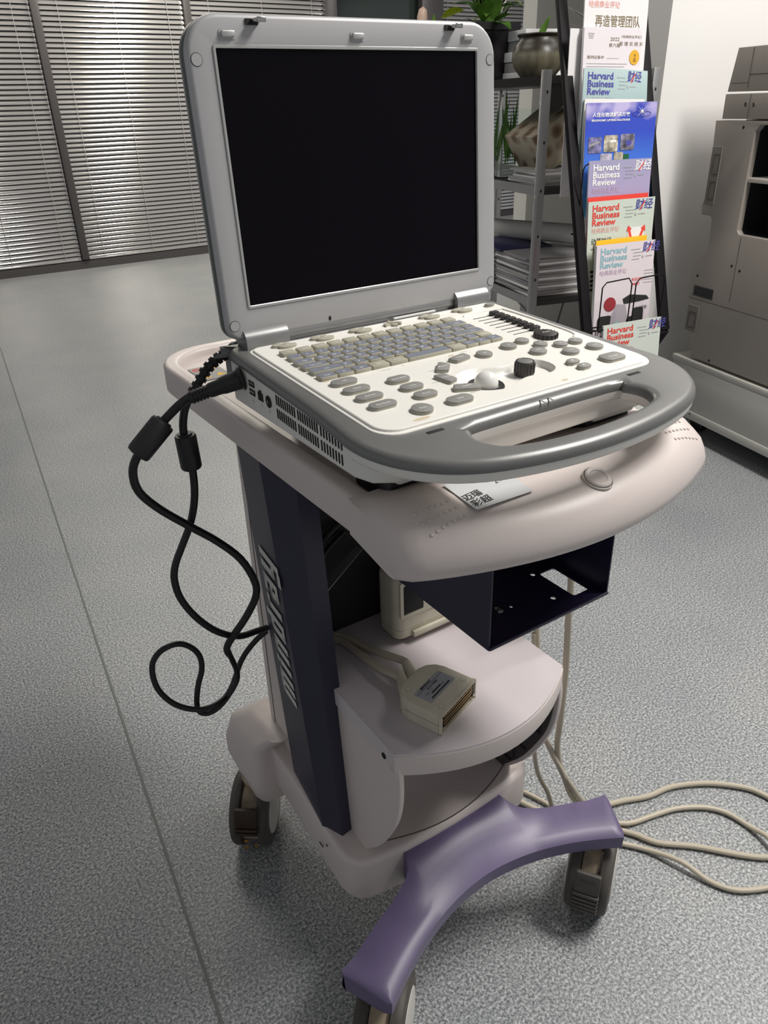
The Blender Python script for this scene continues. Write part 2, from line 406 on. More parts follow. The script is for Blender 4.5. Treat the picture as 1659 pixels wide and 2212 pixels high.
# power button on the apron
pbM = T(.004, -.3425, .8088) @ RX(R(20))
P(cart, 'power_button', MB(beige_d).lathe([(.0140, -.004), (.0140, .0012), (.0130, .0016)], 32, pbM).m(beige).lathe([(.0122, -.002), (.0122, .0026), (.0110, .0036), (.0078, .0037), (.0072, .0031), (0, .0029)], 32, pbM))
# label with handwriting
st = MB(lapw2)
stM = frame((-.079, -.300, .8180), (.957, -.0, -.0), (0, .99, .06))
stM = T(-.0885, -.3060, .8134) @ RZ(R(-2)) @ RX(R(4.0))
st.m(mat('sticker_film', (.60, .61, .62), .25)).prism(rrect(-.030, -.0235, .030, .0235, .002, 3), 0, .0003, stM)
st.m(ink).text('迈瑞', .0100, stM @ T(-.0195, -.004, .0006) @ RZ(R(8)), bold=.01, shear=.15).text('彩超', .0105, stM @ T(-.0180, -.0150, .0006) @ RZ(R(6)), bold=.01, shear=.15)
st.text('24号', .0085, stM @ T(.018, .006, .0006) @ RZ(R(12)), shear=.2)
P(cart, 'handwritten_label', st, 'white label with black handwriting')
# warning label at the back left of the deck
wl = MB(paperg); wM = T(-.128, .212, .7906) @ RZ(R(0))
wl.prism(rrect(-.020, -.03, .020, .03, .001, 2), 0, .0004, wM)
wl.m(red).prism(circ(-.010, .018, .0075, n=20), .0004, .0006, wM, holes=[circ(-.010, .018, .0055, n=20)])
wl.box((-.010, .018, .0006), (.012, .0014, .0003), wM @ T(-.010, .018, 0) @ RZ(R(-45)) @ T(.010, -.018, 0))
wl.m(yellow).prism([(-.018, -.022), (-.004, -.022), (-.011, -.010)], .0004, .0006, wM).prism([(.002, .012), (.016, .012), (.009, .024)], .0004, .0006, wM).prism([(.002, -.020), (.016, -.020), (.009, -.008)], .0004, .0006, wM)
P(cart, 'warning_label', wl)
P(cart, 'deck_rail', MB(blackp).box((-.118, -.12, .762), (.012, .20, .014), bev=.003))
# columns
for s_ in (-1, 1):
    top = [(-.166, .052), (-.172, -.022), (-.150, -.062), (-.126, -.064), (-.126, .052)]
    bot = [(-.153, .022), (-.161, -.074), (-.146, -.103), (-.123, -.100), (-.123, .022)]
    c = MB(navy)
    mid = [tuple(a+(b_-a)*.93 for a, b_ in zip(p_, q)) for p_, q in zip(top, bot)]
    low = [(-.1515, .03), (-.158, -.070), (-.146, -.1035), (-.123, -.100), (-.123, .03)]
    rr = [[(-s_*x, y, z) for x, y in lp] for lp, z in ((top, .768), (mid, .25), (bot, .212))]
    c.loft(rr)
    o = P(cart, 'column', c, ang=12)
    if s_ == -1:
        pass
# logo on the left column
def colpt(z):  # outer face left column at height z: rear and front points
    t = (.768-z)/(.768-.212)
    return Vector((-.166+.013*t, .052-.030*t, z)), Vector((-.172+.011*t, -.022-.052*t, z))
rb, fb = colpt(.41); rt, ft = colpt(.634)
o_ = (rb+fb)/2; up_ = ((rt+ft)/2-o_).normalized(); back = (rb-fb).normalized(); back = (back-up_*back.dot(up_)).normalized()
LH, SWD, u0 = .0435, .0094, 0.0
L = MB(logo); LM = frame(o_+up_.cross(back)*.0010-back*.0265-up_*.006, up_, back)
def lq(u_, v_, w_, h_, sh=.10):   # slanted stroke, u along the word, v across it
    L.prism([(u_+sh*v_, v_), (u_+w_+sh*v_, v_), (u_+w_+sh*(v_+h_), v_+h_), (u_+sh*(v_+h_), v_+h_)], 0, .0006, LM)
B_ = .0078
for ch in 'mindray':
    if ch == 'm':
        for k in range(3): lq(u0+k*.0150, 0, SWD, LH-(.0 if k == 0 else .001))
        lq(u0, LH-B_, .0300+SWD-.002, B_); u0 += .0300+SWD
    elif ch == 'i': lq(u0, 0, SWD, LH*.80); lq(u0, LH*.90, SWD, .007); u0 += SWD
    elif ch == 'n': lq(u0, 0, SWD, LH); lq(u0+.0155, 0, SWD, LH-.001); lq(u0, LH-B_, .0155+SWD-.002, B_); u0 += .0155+SWD
    elif ch == 'd': lq(u0, .001, SWD, LH-.002); lq(u0+.0160, 0, SWD, LH*1.28); lq(u0+.001, LH-B_, .0160, B_); lq(u0+.001, 0, .0160, B_); u0 += .0160+SWD
    elif ch == 'r': lq(u0, 0, SWD, LH); lq(u0, LH-B_, .0185, B_); u0 += .0150
    elif ch == 'a': lq(u0, .001, SWD, LH*.55); lq(u0+.0160, 0, SWD, LH-.001); lq(u0+.001, LH-B_, .0160+SWD-.002, B_); lq(u0+.001, LH*.50-B_*.4, .0160, B_*.8); lq(u0+.001, 0, .0160, B_); u0 += .0160+SWD
    elif ch == 'y': lq(u0, .004, SWD, LH-.004); lq(u0+.0165, -.016, SWD, LH+.016, .12); lq(u0+.001, .001, .0165, B_); lq(u0-.002, -.018, .018, B_)
    u0 += .0092
P(cart, 'lettering', L, 'pale grey lettering reading up the navy column')
# light rear housing behind the columns
hb = MB(beige)
hb.prism(rrect(-.143, .028, .143, .118, .006, 3), .20, .768)
P(cart, 'rear_housing', hb)
P(cart, 'rear_panel', MB(mat('shaded_inner_brown', (.022, .018, .017), .8)).box((0, .022, .60), (.24, .008, .33), bev=.002))  # beige panel in deep shade, with the shade put into a dark brown
P(cart, 'housing_seam', MB(mat('seam', (.12, .10, .09), .8)).box((-.1433, .098, .50), (.0006, .0014, .54)))
# base tray
bs = MB(beige)
N = 10
def base_z(x, y): return 0
fr_ = [(x, -.1675+.5*x*x) for x in (-.12, -.08, -.04, 0, .04, .08, .12)]
bo = [(-.163, .13), (-.163, -.118), (-.160, -.135), (-.151, -.150), (-.138, -.157)]+fr_+[(.138, -.157), (.151, -.150), (.160, -.135), (.163, -.118), (.163, .13)]
bs.prism(bo, .134, .2115, bt=.009, bb=.006, seg=4, zf=lambda x, y: max(0, (y+.02))*.25 if y > -.02 else 0)
P(cart, 'base_tray', bs, ang=50)
P(cart, 'slot_screw', MB(dark).box((-.1662, -.075, .182), (.0008, .010, .0025)).box((-.1662, -.093, .199), (.0008, .003, .003)))
# rear castor fairings
for s_ in (-1, 1):
    f = MB(beige)
    ring = []
    for (y0, y1, xo, z) in ((.055, .150, .170, .300-.035), (.080, .19, .188, .235), (.075, .205, .196, .19), (.075, .20, .198, .165), (.080, .175, .192, .135), (.085, .150, .185, .120)):
        ring.append([(-s_*-1*x*1.0, y, z) for x, y in rrect(.10, y0, xo, y1, .018, 4)])
    f.loft(ring)
    o = P(cart, 'castor_fairing', f, ang=60)
# bin under the shelf
for s_ in (-1, 1):
    prof = [(.02, .445), (-.218, .445), (-.2235, .42), (-.2225, .379), (-.2140, .340), (-.197, .300), (-.175, .259), (-.152, .228), (-.135, .209), (.02, .209)]
    c = MB(beige)
    pp = [(a, b_) for a, b_ in prof]
    Mx = frame((s_*.1265, 0, 0), (0, 1, 0), (0, 0, 1))
    pin = smoothpts([(a, b_, 0) for a, b_ in prof[1:9]], 3)
    poly = [prof[0]]+[(v.x, v.y) for v in pin]+[prof[9]]
    c.prism(poly, -.0035, .0035, Mx, bt=.0015, bb=.0015, seg=2)
    P(cart, 'bin_side', c)
rb_ = MB(darkg).box((.1215, -.085, .33), (.003, .25, .22))
for k in range(5): rb_.box((.1185, -.085-.052*(k-2), .33), (.004, .004, .215))
for k in range(4): rb_.box((.1185, -.085, .25+k*.05), (.004, .25, .004))
prof = [(v.x, v.y) for v in smoothpts([(-.213, .44, 0), (-.218, .42, 0), (-.217, .38, 0), (-.209, .342, 0), (-.192, .303, 0), (-.170, .262, 0), (-.147, .231, 0), (-.132, .2125, 0)], 3)]+[(.02, .2125), (.02, .44)]
P(cart, 'ribbed_inner_face', MB(darkg).prism([(a, b_) for a, b_ in prof], -.001, .001, frame((.1205, 0, 0), (0, 1, 0), (0, 0, 1))), 'ribbed inner side of the bin, its shade painted dark')
rb_ = MB(mat('shaded_rib', (.025, .02, .018), .7))  # ribs of the shaded inner side, darkened in the colour too
for (y0, z0, y1, z1) in ((-.215, .395, -.03, .395), (-.200, .335, -.03, .335), (-.178, .282, -.03, .282), (-.150, .238, -.03, .238), (-.155, .245, -.155, .43), (-.10, .215, -.10, .43), (-.20, .33, -.20, .43), (-.05, .215, -.05, .43)):
    d = Vector((0, y1-y0, z1-z0)); c_ = Vector((.1190, (y0+y1)/2, (z0+z1)/2)); rb_.box((0, 0, 0), (.003, d.length, .004), M=frame(c_, (1, 0, 0), d))
P(cart, 'inner_face_rib', rb_)
sc = MB(beige); pr = smoothpts([(0, -.132, .2125), (0, -.095, .2150), (0, -.060, .228), (0, -.032, .256), (0, -.012, .30), (0, .0, .36), (0, .006, .444)], 4)
fro = [(x, -.132-.030*(1-(x/.122)**2)) for x in [-.122+.244*k/16 for k in range(17)]]
sc.prism([(-.122, -.130)]+fro+[(.119, -.130)], .2112, .2124)
sc.loft([[(-.122, v.y, v.z), (.118, v.y, v.z), (.118, v.y+.004, v.z-.003), (-.122, v.y+.004, v.z-.003)] for v in pr])
sc.m(mat('seam', (.12, .10, .09), .8)).tube([(x, y-.0004, .2120) for x, y in fro], .0009, 5)
P(cart, 'bin_scoop', sc, ang=60)
# shelf: thin sheet plus a thick curved lip
fa = [(-.131+.262*k/20, -.217-.047*(1-((-1+k/10))**2)) for k in range(21)]
sh = MB(shelfm).prism([(-.131, .018)]+fa+[(.131, .018)], .4525, .4555)
sh.box((-.1313, -.10, .4435), (.0015, .235, .0235)).box((.1313, -.10, .4435), (.0015, .235, .0235))
P(cart, 'shelf_sheet', sh)
P(cart, 'shelf_lip', MB(beige).prism([(x*1.012, y-.001-.0) for x, y in fa]+[(x*1.0, y+.012) for x, y in fa[::-1]], .4235, .4535, bt=.003, bb=.002, seg=3), ang=40)
P(cart, 'screw', MB(dark).lathe([(.004, 0), (.004, .0012), (.003, .0016), (0, .001)], 14, frame((-.1318, -.196, .437), (0, 1, 0), (0, 0, 1), (-1, 0, 0))))
# hanging sheet metal bracket
bk = MB(navy2); bx0, bx1, by0, by1 = -.080, .082, -.308, -.12
holes = [rrect(.050, -.292, .072, -.240, .003, 3), circ(-.062, -.262, .004, n=12), circ(.044, -.237, .003, n=12), circ(.030, -.282, .003, n=12), circ(-.016, -.268, .002, n=10)]
bk.prism([(bx0, by0), (bx1, by0), (bx1, by1), (bx0, by1)], .6385, .6400, holes=holes)
bk.box((bx0, (by0+by1)/2, .7015), (.0016, by1-by0, .127)).box((bx1, (by0+by1)/2, .7015), (.0016, by1-by0, .127))
bk.box(((bx0+bx1)/2, by0-.001, .6405), (bx1-bx0+.001, .0025, .004), bev=.001)
bk.m(dark).box((-.0808, -.275, .748), (.0006, .018, .012)).box((-.0808, -.235, .752), (.0006, .014, .018))
bk.m(dark).box((0, 0, .6402), (.0008, .046, .0004), M=T(.006, -.285, 0) @ RZ(R(2)))
P(cart, 'hanging_bracket', bk)
P(cart, 'bracket_screw', MB(chrome).lathe([(.0055, 0), (.005, .0016), (.002, .0024), (0, .0024)], 14, T(-.030, -.265, .640)).m(dark).box((0, 0, .0025), (.006, .0012, .0004), M=T(-.030, -.265, .640) @ RZ(.4)))
# violet front foot
ya = lambda x: -.236-.0003/.0025*(abs(x)**2)*14*.0+(-.069)*(abs(x)/.2037)**2
fe = [(x, -.236-.069*(abs(x)/.2037)**1.9) for x in [-.2037+.4074*k/24 for k in range(25)]]
be = [(.218, -.262), (.231, -.236), (.2, -.2265), (.16, -.209), (.125, -.194), (.105, -.183), (.092, -.170), (.085, -.155), (.083, -.10)]
ol = fe+be+[(-x, y) for x, y in be[::-1]]
def zf(x, y):
    r_ = 0
    if y > -.215: r_ += .028*min(1, (y+.215)/.05)**1.3*(1 if abs(x) < .15 else max(0, 1-(abs(x)-.15)/.05))
    return r_
fo = MB(arm_m)
tmp = MB(arm_m)
# built as strips across the width so the top can be domed
t = bmesh.new(); NS = 48
def yb(x):
    x = abs(x)
    pts_ = [(0, -.10), (.083, -.101), (.085, -.164), (.091, -.180), (.102, -.190), (.12, -.196), (.16, -.2085), (.2, -.2260), (.231, -.238)]
    for (a, p_), (b_, q) in zip(pts_, pts_[1:]):
        if a <= x <= b_: return p_+(q-p_)*(x-a)/(b_-a)
    return -.238
stations = sorted(set([round(-.2315+.463*k/60, 5) for k in range(61)]+[-.0845, .0845, -.0832, .0832]))
rg = []
for x in stations:
    ax = abs(x); y1 = yb(x); y0 = -.236-.069*(ax/.2037)**1.9
    if ax > .2037: y0 = -.305+(ax-.2037)*2.1
    y0 = min(y0, y1-.002); q = []
    ys = [y0+min(.074, (y1-y0)*.9)*k/7 for k in range(8)]; ys += [ys[-1]+(y1-ys[-1])*k/5 for k in range(1, 6)]
    for y in ys:
        tt = min(1, (y-y0)/max(.03, min(.074, y1-y0))); e_ = -.004*(1 if y == y0 else 0)
        tr = min(1, max(0, (y+.236)/.072)); rise = .030*tr*tr*(3-2*tr)*(lambda q: q*q*(3-2*q))(max(0, min(1, 1-(ax-.080)/.085)))
        q.append((x, y, .1705+.0045*math.sin(math.pi*tt)+rise+e_-(.004 if y == ys[-1] and ax > .085 else 0)))
    q += [(x, y1, .150), (x, y1-.008, .142), (x, y0+.010, .140), (x, y0+.001, .144)]
    rg.append(q)
fo.loft(rg)
P(cart, 'front_foot', fo, ang=40)
P(cart, 'foot_neck', MB(beige_d).box((0, -.085, .150), (.16, .13, .022), bev=.005))
# castors
def castor(x, y, yaw, label, brown=False):
    M0 = T(x, y, 0) @ RZ(yaw)      # local +X rolls forward (towards pedal), Y is the axle
    rad = .0615
    c = bpy.data.objects.new('castor', MB(worn if not brown else brownd).mesh('castor')); COL.objects.link(c)
    b_ = MB(worn)
    b_.prism(circ(0, 0, .052, n=32), -.0125, .0125, M0 @ T(0, 0, .0615) @ RX(R(90)))
    b_.lathe([(.020, .108), (.020, .124), (.016, .130), (.012, .150), (0, .150)], 18, M0 @ T(-.012, 0, 0))
    me = b_.mesh('castor_body'); c.data = me; c.parent = cart; c.matrix_parent_inverse = cart.matrix_world.inverted()
    c['label'] = label
    for s_ in (-1, 1):
        wm = MB(wheelg)
        Mw = M0 @ T(0, s_*.0225, rad) @ RX(R(90 if s_ < 0 else -90))
        wm.lathe([(.0, -.0090), (.046, -.0090), (.056, -.0090), (.0605, -.0075), (rad, -.002), (rad, .003), (.059, .007), (.054, .0090), (.044, .0098), (.043, .0088), (0, .0088)], 40, Mw)
        wo = wm.build('wheel', c); 
        cp = MB(wheelc).lathe([(.0425, .0088), (.0415, .0105), (.030, .0125), (.010, .0135), (0, .0135)], 32, Mw)
        cp.build('wheel_cap', wo)
    pd = MB(wheelg if not brown else brownd)
    Mp = M0 @ T(.052, 0, .086) @ RY(R(-14))
    pd.box((.0095, 0, .012), (.008, .036, .034), Mp, bev=.002)
    for k in range(5 if not brown else 2): pd.box((.011, 0, -.008-k*.0068), (.009, .037, .0052), Mp @ RY(R(2*k)), bev=.0012)
    if not brown: pd.m(wheelg).text('colson', .0088, Mp @ frame((.0136, 0, .018), (0, 1, 0), (0, 0, 1)), bold=.03, thick=.0006)
    po = pd.build('brake_pedal', c)
    if brown:
        am = MB(amber); 
        for q in ((-.009, .020), (.008, .026), (-.008, .036)): am.lathe([(.004, 0), (.003, .0006), (0, .0008)], 10, M0 @ T(.0505+.0*q[0], q[0], q[1]) @ RY(R(90)))
        am.build('stain', c)
    return c
def head(hx, hy): return math.atan2(hy, hx)
castor(.194, -.262, head(-.84, -.56), 'castor with light grey ribbed brake pedal')
castor(-.188, -.262, head(-.82, -.78), 'castor under the near end of the front foot')
castor(-.180, .142, head(-.60, -.80), 'rear castor with stained dark brown brake pedal', True)
castor(.176, .132, head(-.62, -.78), 'rear castor hidden behind the base')

# ------------------------------------------------------------------ the portable ultrasound machine (laptop form)
us = thing('ultrasound_machine', 'open laptop-style grey and ivory ultrasound machine standing on the trolley deck', 'ultrasound machine', (0, -.12, .829))
MBs = T(0, 0, .877) @ RX(R(3))          # keyboard plane: x, s, n
MLd = T(0, 0, .92) @ RX(R(90)-.0639103)  # lid plane: x, v, w (towards viewer)
arc = [(0, -.362), (.04, -.360), (.08, -.354), (.12, -.343), (.15, -.326), (.172, -.302), (.184, -.276), (.188, -.25), (.186, -.22), (.183, -.17), (.182, -.10), (.181, -.02), (.180, .002), (.176, .010), (.166, .014)]
def sym(a): return a+[(-x, y) for x, y in a[::-1] if x > 1e-9]
oute = sym(arc)
hole = [(-.098+.0, -.300), (-.092, -.288), (-.080, -.2815), (.080, -.2815), (.092, -.288), (.098, -.300), (.098, -.310), (.092, -.321), (.080, -.3275), (.05, -.3345), (0, -.338), (-.05, -.3345), (-.080, -.3275), (-.092, -.321), (-.098, -.310)]
hs = [(v.x, v.y) for v in smoothpts([(a, b_, 0) for a, b_ in hole], 3, True)]
os_ = [(v.x, v.y) for v in smoothpts([(a, b_, 0) for a, b_ in oute], 3, True)]
def inset(pts, d):
    out_ = []; n = len(pts)
    for i in range(n):
        a, b_ = Vector(pts[i-1]), Vector(pts[(i+1) % n]); t_ = (b_-a).normalized(); out_.append((pts[i][0]-t_.y*d, pts[i][1]+t_.x*d))
    return out_
P(us, 'handle_rim', MB(rimg).prism(os_, -.0095, .0005, MBs, holes=[hs, rrect(-.150, -.255, .150, -.022, .01, 3)], bt=.0080, seg=5), 'grey metallic rim and carrying handle', ang=50)
os_f = [(x, y) for x, y in inset(os_, .001) if y < -.247]
P(us, 'handle_underside', MB(lapw).prism(os_f, -.0195, -.0094, MBs, holes=[hs], bb=.004, seg=2), ang=50)
lo = [(-.1765, .008), (-.1815, -.004), (-.1818, -.245), (-.176, -.264), (-.160, -.275), (.160, -.275), (.176, -.264), (.1818, -.245), (.1815, -.004), (.1765, .008)]
bd = MB(lapw)
def sc_(pts, dx, dy): return [(x*(1-dx), -.135+(y+.135)*(1-dy)) for x, y in pts]
bd.loft([[(*q, z) for q in sc_(lo, a, b_)] for a, b_, z in ((0, 0, .8625), (0, 0, .842), (.004, .004, .837), (.012, .02, .8325), (.035, .06, .830))][:0] or [[tuple(MBs @ Vector((*q, -.0093))) for q in lo]]+[[(x, y, z) for x, y in sc_(lo, a, b_)] for a, b_, z in ((0, 0, .8290), (.004, .005, .8265), (.016, .025, .8250))])
P(us, 'lower_case', bd, 'ivory lower case', ang=50)
for x in (-.118, .118):
    P(us, 'foot_block', MB(lapw).box((x, -.235, .820), (.06, .05, .012), bev=.003)); P(us, 'rubber_foot', MB(black).box((x, -.222, .8025), (.065, .06, .0235), bev=.003)); P(us, 'rear_foot', MB(black).box((x*.8, -.03, .8083), (.05, .05, .0350), bev=.003))
# keyboard panel with figure-eight dish
HX = [(-.0452, 0), (-.043, .010), (-.037, .0195), (-.028, .0255), (-.016, .0285), (-.004, .0265), (.007, .0215), (.017, .0178), (.027, .0172), (.038, .0195), (.049, .0205), (.059, .0165), (.065, .009), (.067, 0)]
def dish(k, dx=0):
    return [(x*(1-k*.25)+.011*k*.25, -.2145+h*(1-k)*(1 if sg > 0 else 1)) for sg in (-1,) for x, h in []]
HX = [(-.0452, 0)]+[(v.x, v.y) for v in smoothpts([(a, b_, 0) for a, b_ in HX], 3)][2:-2]+[(.067, 0)]
def dring(k):
    up_ = [(.011+(x-.011)*(1-k*.16), -.2145+h*(1-k)) for x, h in HX]; dn = [(.011+(x-.011)*(1-k*.16), -.2145-h*(1-k)) for x, h in HX[1:-1]]
    return up_[::-1]+dn
d0 = dring(0)
plate_o = rrect(-.1665, -.2675, .1665, -.010, (.022, .022, .012, .012), 6)
plate_i = rrect(-.1630, -.2635, .1630, -.013, (.020, .020, .010, .010), 6)
pl = MB(lapw2).prism(plate_o, -.004, .0016, MBs, holes=[dring(-.04)], bt=.0012, seg=2, bh=False)
pl.prism(plate_i, .0016, .0036, MBs, holes=[d0], bt=.0012, seg=2, bh=False)
P(us, 'keyboard_panel', pl, 'ivory keyboard panel', ang=18)
dm = MB(lapw2).loft([[(x, y, z) for x, y in dring(k)] for k, z in ((0, .0036), (.04, .0030), (.12, .0008), (.22, -.0020), (.32, -.0030))], MBs, caps=False)
dm.prism(dring(.315), -.0036, -.0030, MBs)
P(us, 'trackball_dish', dm, ang=60)
for x, y, a, b_ in ((-.144, -.137, .004, .0028), (.045, -.2575, .004, .0022), (-.002, -.145, .004, .002), (-.12, -.256, .009, .0025)): P(us, 'stain', MB(mat('stain', (.66, .56, .42), .5)).prism(circ(x, y, a, b_, n=14), .0036, .0037, MBs))
P(us, 'trackball_ring', MB(blackp).lathe([(.0178, -.0034), (.0178, -.0022), (.0172, -.0014), (.0122, -.0020), (.0118, -.004)], 40, MBs @ T(-.0155, -.2155, 0)))
P(us, 'trackball', MB(mat('ball_white', (.80, .79, .76), .18)).lathe([(.0116*math.sin(R(a)), .0116*math.cos(R(a))) for a in range(0, 121, 6)], 32, MBs @ T(-.0155, -.2155, -.0005)))
kn = [(0, .0108), (.0070, .0108), (.0078, .0114), (.0088, .0114), (.0094, .0106), (.0095, .003), (.0095, -.003)]
km = MB(mat('knob_dark', (.055, .052, .05), .4, metal=.4)).lathe(kn[::-1], 36, MBs @ T(.0345, -.2135, 0))
km.m(mat('knob_top', (.18, .175, .17), .4)).lathe([(0, .0113), (.0074, .0113), (.0077, .0111)][::-1], 32, MBs @ T(.0345, -.2135, 0))
for k in range(16):
    a = k*math.pi/8; km.m(MATS['knob_dark']).box((.0096*math.cos(a), .0096*math.sin(a), .0045), (.0010, .0010, .0105), MBs @ T(.0345, -.2135, 0), bev=.0003)
P(us, 'control_knob', km, 'dark knurled knob in the dish')
km = MB(MATS['knob_dark']).lathe([(0, .0090), (.0100, .0090), (.0118, .0082), (.0126, .006), (.0128, .0035)][::-1], 36, MBs @ T(.1215, -.1530, 0))
for k in range(18):
    a = k*math.pi/9; km.box((.0126*math.cos(a), .0126*math.sin(a), .0058), (.0015, .0018, .0052), MBs @ T(.1215, -.1530, 0), bev=.0005)
km.m(white).text('iTouch', .0035, MBs @ T(.1215, -.153, .0092), bold=.01)
P(us, 'control_knob', km, 'dark knob at the end of the sliders')
# keys
def key(x, s, w_, h=.0125, txt='', blue=True, name='key', sub=''):
    k = MB(keyb).prism(rrect(x-w_/2, s-h/2, x+w_/2, s+h/2, .0012, 2), .0034, .0072, MBs, bt=.0008, seg=2)
    if blue: k.m(keyblue).prism(rrect(x-w_/2+.0008, s-h/2+.0011, x+w_/2-.0008, s+h/2-.0007, .001, 2), .0072, .00735, MBs)
    if txt:
        k.m(white)
        if len(txt) == 1: k.text(txt, .0042, MBs @ T(x-.0015, s-.0005, .0075), bold=.015)
        else: k.text(txt, .0036 if len(txt) < 5 else .0030, MBs @ T(x, s-.0014, .0075), bold=.012)
    P(us, name, k)
for i, t_ in enumerate(['Esc', 'Help', 'Report', 'iStation', 'F1', 'F2', 'F3', 'F4', 'Biopsy', 'Setup', 'Menu', 'Del']):
    key(-.1387+i*.0186, -.0517, .0158, .0118, t_, blue=False)
for i, t_ in enumerate('`1234567890-='): key(-.140+i*.01555, -.0690, .0133, txt=t_)
key(.0648, -.0690, .0215, txt='Back')
key(-.1385, -.0853, .0195, txt='Tab')
for i, t_ in enumerate('QWERTYUIOP[]'): key(-.1195+i*.0155+.0015, -.0853, .0133, txt=t_)
key(.0680, -.0853, .0142, txt='\\')
key(-.1345, -.0998, .0270, txt='Caps Lock')
for i, t_ in enumerate("ASDFGHJKL;'"): key(-.1125+i*.0155, -.0998, .0133, txt=t_)
key(.0620, -.0998, .0260, txt='Enter')
key(-.1305, -.1147, .0330, txt='Shift')
for i, t_ in enumerate('ZXCVBNM,./'): key(-.1075+i*.01545, -.1147, .0133, txt=t_)
key(.0478, -.1147, .0146, txt='↑'); key(.0655, -.1147, .0165, .0118, txt='Home', blue=False)
key(-.1390, -.1308, .0175, txt='Ctrl'); key(-.1205, -.1308, .0165, txt='Fn'); key(-.1013, -.1308, .0175, txt='Alt')
key(-.0812, -.1310, .0195, txt='ABC', blue=False); key(-.0598, -.1312, .0200, txt='Arrow', blue=False)
key(-.0215, -.1312, .0530, txt=''); key(.0155, -.1312, .0180, txt='Clear', blue=False)
key(.0335, -.1308, .0155, txt='←'); key(.0500, -.1308, .0155, txt='↓'); key(.0668, -.1308, .0155, txt='→')
# function buttons
def button(pts, M=MBs, h=.0036, txt='', tx=None, ts=.0036, name='button', m=btn):
    k = MB(keyb).prism(pts, .0034, .0034+h*.55, M).m(m).prism(pts, .0034+h*.5, .0034+h, M, bt=.0008, seg=2)
    k2 = MB(blackp)
    if txt and tx: k.m(white).text(txt, ts, M @ T(tx[0], tx[1], .0036+h), bold=.012)
    P(us, name, k)
def stad(x, s, w_, h): return rrect(x-w_/2, s-h/2, x+w_/2, s+h/2, h*.48, 6)
for x, s, t_ in ((-.1330, -.1520, 'Info'), (-.1330, -.1738, 'Exam'), (-.1328, -.1949, 'Review'), (-.1331, -.2166, 'End Exam')):
    button(stad(x, s, .0270, .0135), txt=t_, tx=(x, s-.0012))
for x, s, t_ in ((-.0875, -.1743, 'Body Mark'), (-.0877, -.1960, 'Cine'), (-.0880, -.2175, 'Zoom')):
    button(stad(x, s, .0235, .0140), txt=t_, tx=(x, s-.0012))
button(stad(-.0700, -.2436, .0270, .0150), txt='Save', tx=(-.070, -.2445))
button(circ(-.1100, -.2426, .0098, n=28), txt='Print', tx=(-.110, -.2440))
button(circ(.0257, -.1636, .0088, .0084, n=24), txt='Set', tx=(.0257, -.1645))
def arcbtn(cx, cy, a, w0, w1, h, t_):
    pts = [(-w0/2, -h/2), (w0/2, -h/2), (w1/2, h/2), (-w1/2, h/2)]
    c, s = math.cos(R(a)), math.sin(R(a)); pts = [(cx+x*c-y*s, cy+x*s+y*c) for x, y in pts]
    q = []
    for i in range(4):
        p0, p1, p2 = Vector(pts[i-1]), Vector(pts[i]), Vector(pts[(i+1) % 4])
        for u in (0, .5, 1):
            A = p1+(p0-p1).normalized()*.003; B = p1+(p2-p1).normalized()*.003; q.append(tuple(A*(1-u)**2+p1*2*u*(1-u)+B*u*u))
    button(q, txt=t_, tx=(cx, cy))
arcbtn(-.0030, -.1600, 12, .0215, .0250, .0120, 'Caliper')
arcbtn(-.0330, -.1720, 48, .0185, .0240, .0125, 'Measure')
arcbtn(-.0485, -.1965, 100, .0185, .0235, .0125, 'Cursor')
arcbtn(-.0470, -.2245, 158, .0225, .0265, .0125, 'Update')
for x, s, r_ in ((.0866, -.1532, .0078), (.0953, -.1720, .0078), (.1128, -.1835, .0078), (.1337, -.1846, .0078), (.0632, -.1582, .0090), (.0779, -.1870, .0092), (.1057, -.2053, .0092), (.1383, -.2075, .0092)):
    button(circ(x, s, r_, r_*.95, n=24), txt='Dual' if r_ > .009 else 'B', tx=(x, s), ts=.0032)
button(rrect(.1130, -.2500, .1410, -.2320, .0065, 5), txt='Freeze', tx=(.127, -.2425), ts=.0042)
button([(.0755, -.2320), (.0765, -.2265), (.081, -.2238), (.088, -.2238), (.0915, -.2275), (.0905, -.2325), (.086, -.2345), (.079, -.2345)], txt='▲', tx=(.083, -.229), ts=.004)
button([(.0755, -.2470), (.0765, -.2415), (.081, -.2390), (.088, -.2390), (.0915, -.2425), (.0905, -.2475), (.086, -.2495), (.079, -.2495)], txt='▲', tx=(.083, -.244), ts=.004)
button(circ(.1486, -.0280, .0070, .0045, n=20), name='power_button')
for x in (-.1305, -.0852, -.0368, .0578, .1067):
    k = MB(keyb).prism(circ(x-.0025, -.0240, .0105, .0052, n=24, rot=.05), .0034, .0064, MBs, bt=.0012, seg=2).prism(circ(x+.0030, -.0300, .0105, .0052, n=24, rot=.05), .0034, .0064, MBs, bt=.0012, seg=2)
    k.m(white).text('▲', .003, MBs @ T(x-.002, -.0238, .0066)).text('▼', .003, MBs @ T(x+.003, -.0302, .0066))
    P(us, 'rocker_button', k)
k = MB(keyb)
for a, x, s in ((20, -.001, -.0255), (110, .007, -.0205), (200, .0075, -.0310), (290, .0155, -.0270)):
    c, sn = math.cos(R(a)), math.sin(R(a)); tri = [(x+q[0]*c-q[1]*sn, s+q[0]*sn+q[1]*c) for q in ((-.0045, -.003), (.0045, -.003), (.0035, .001), (0, .0040), (-.0035, .001))]
    k.prism(tri, .0034, .0062, MBs, bt=.0008, seg=2)
P(us, 'arrow_pad', k)
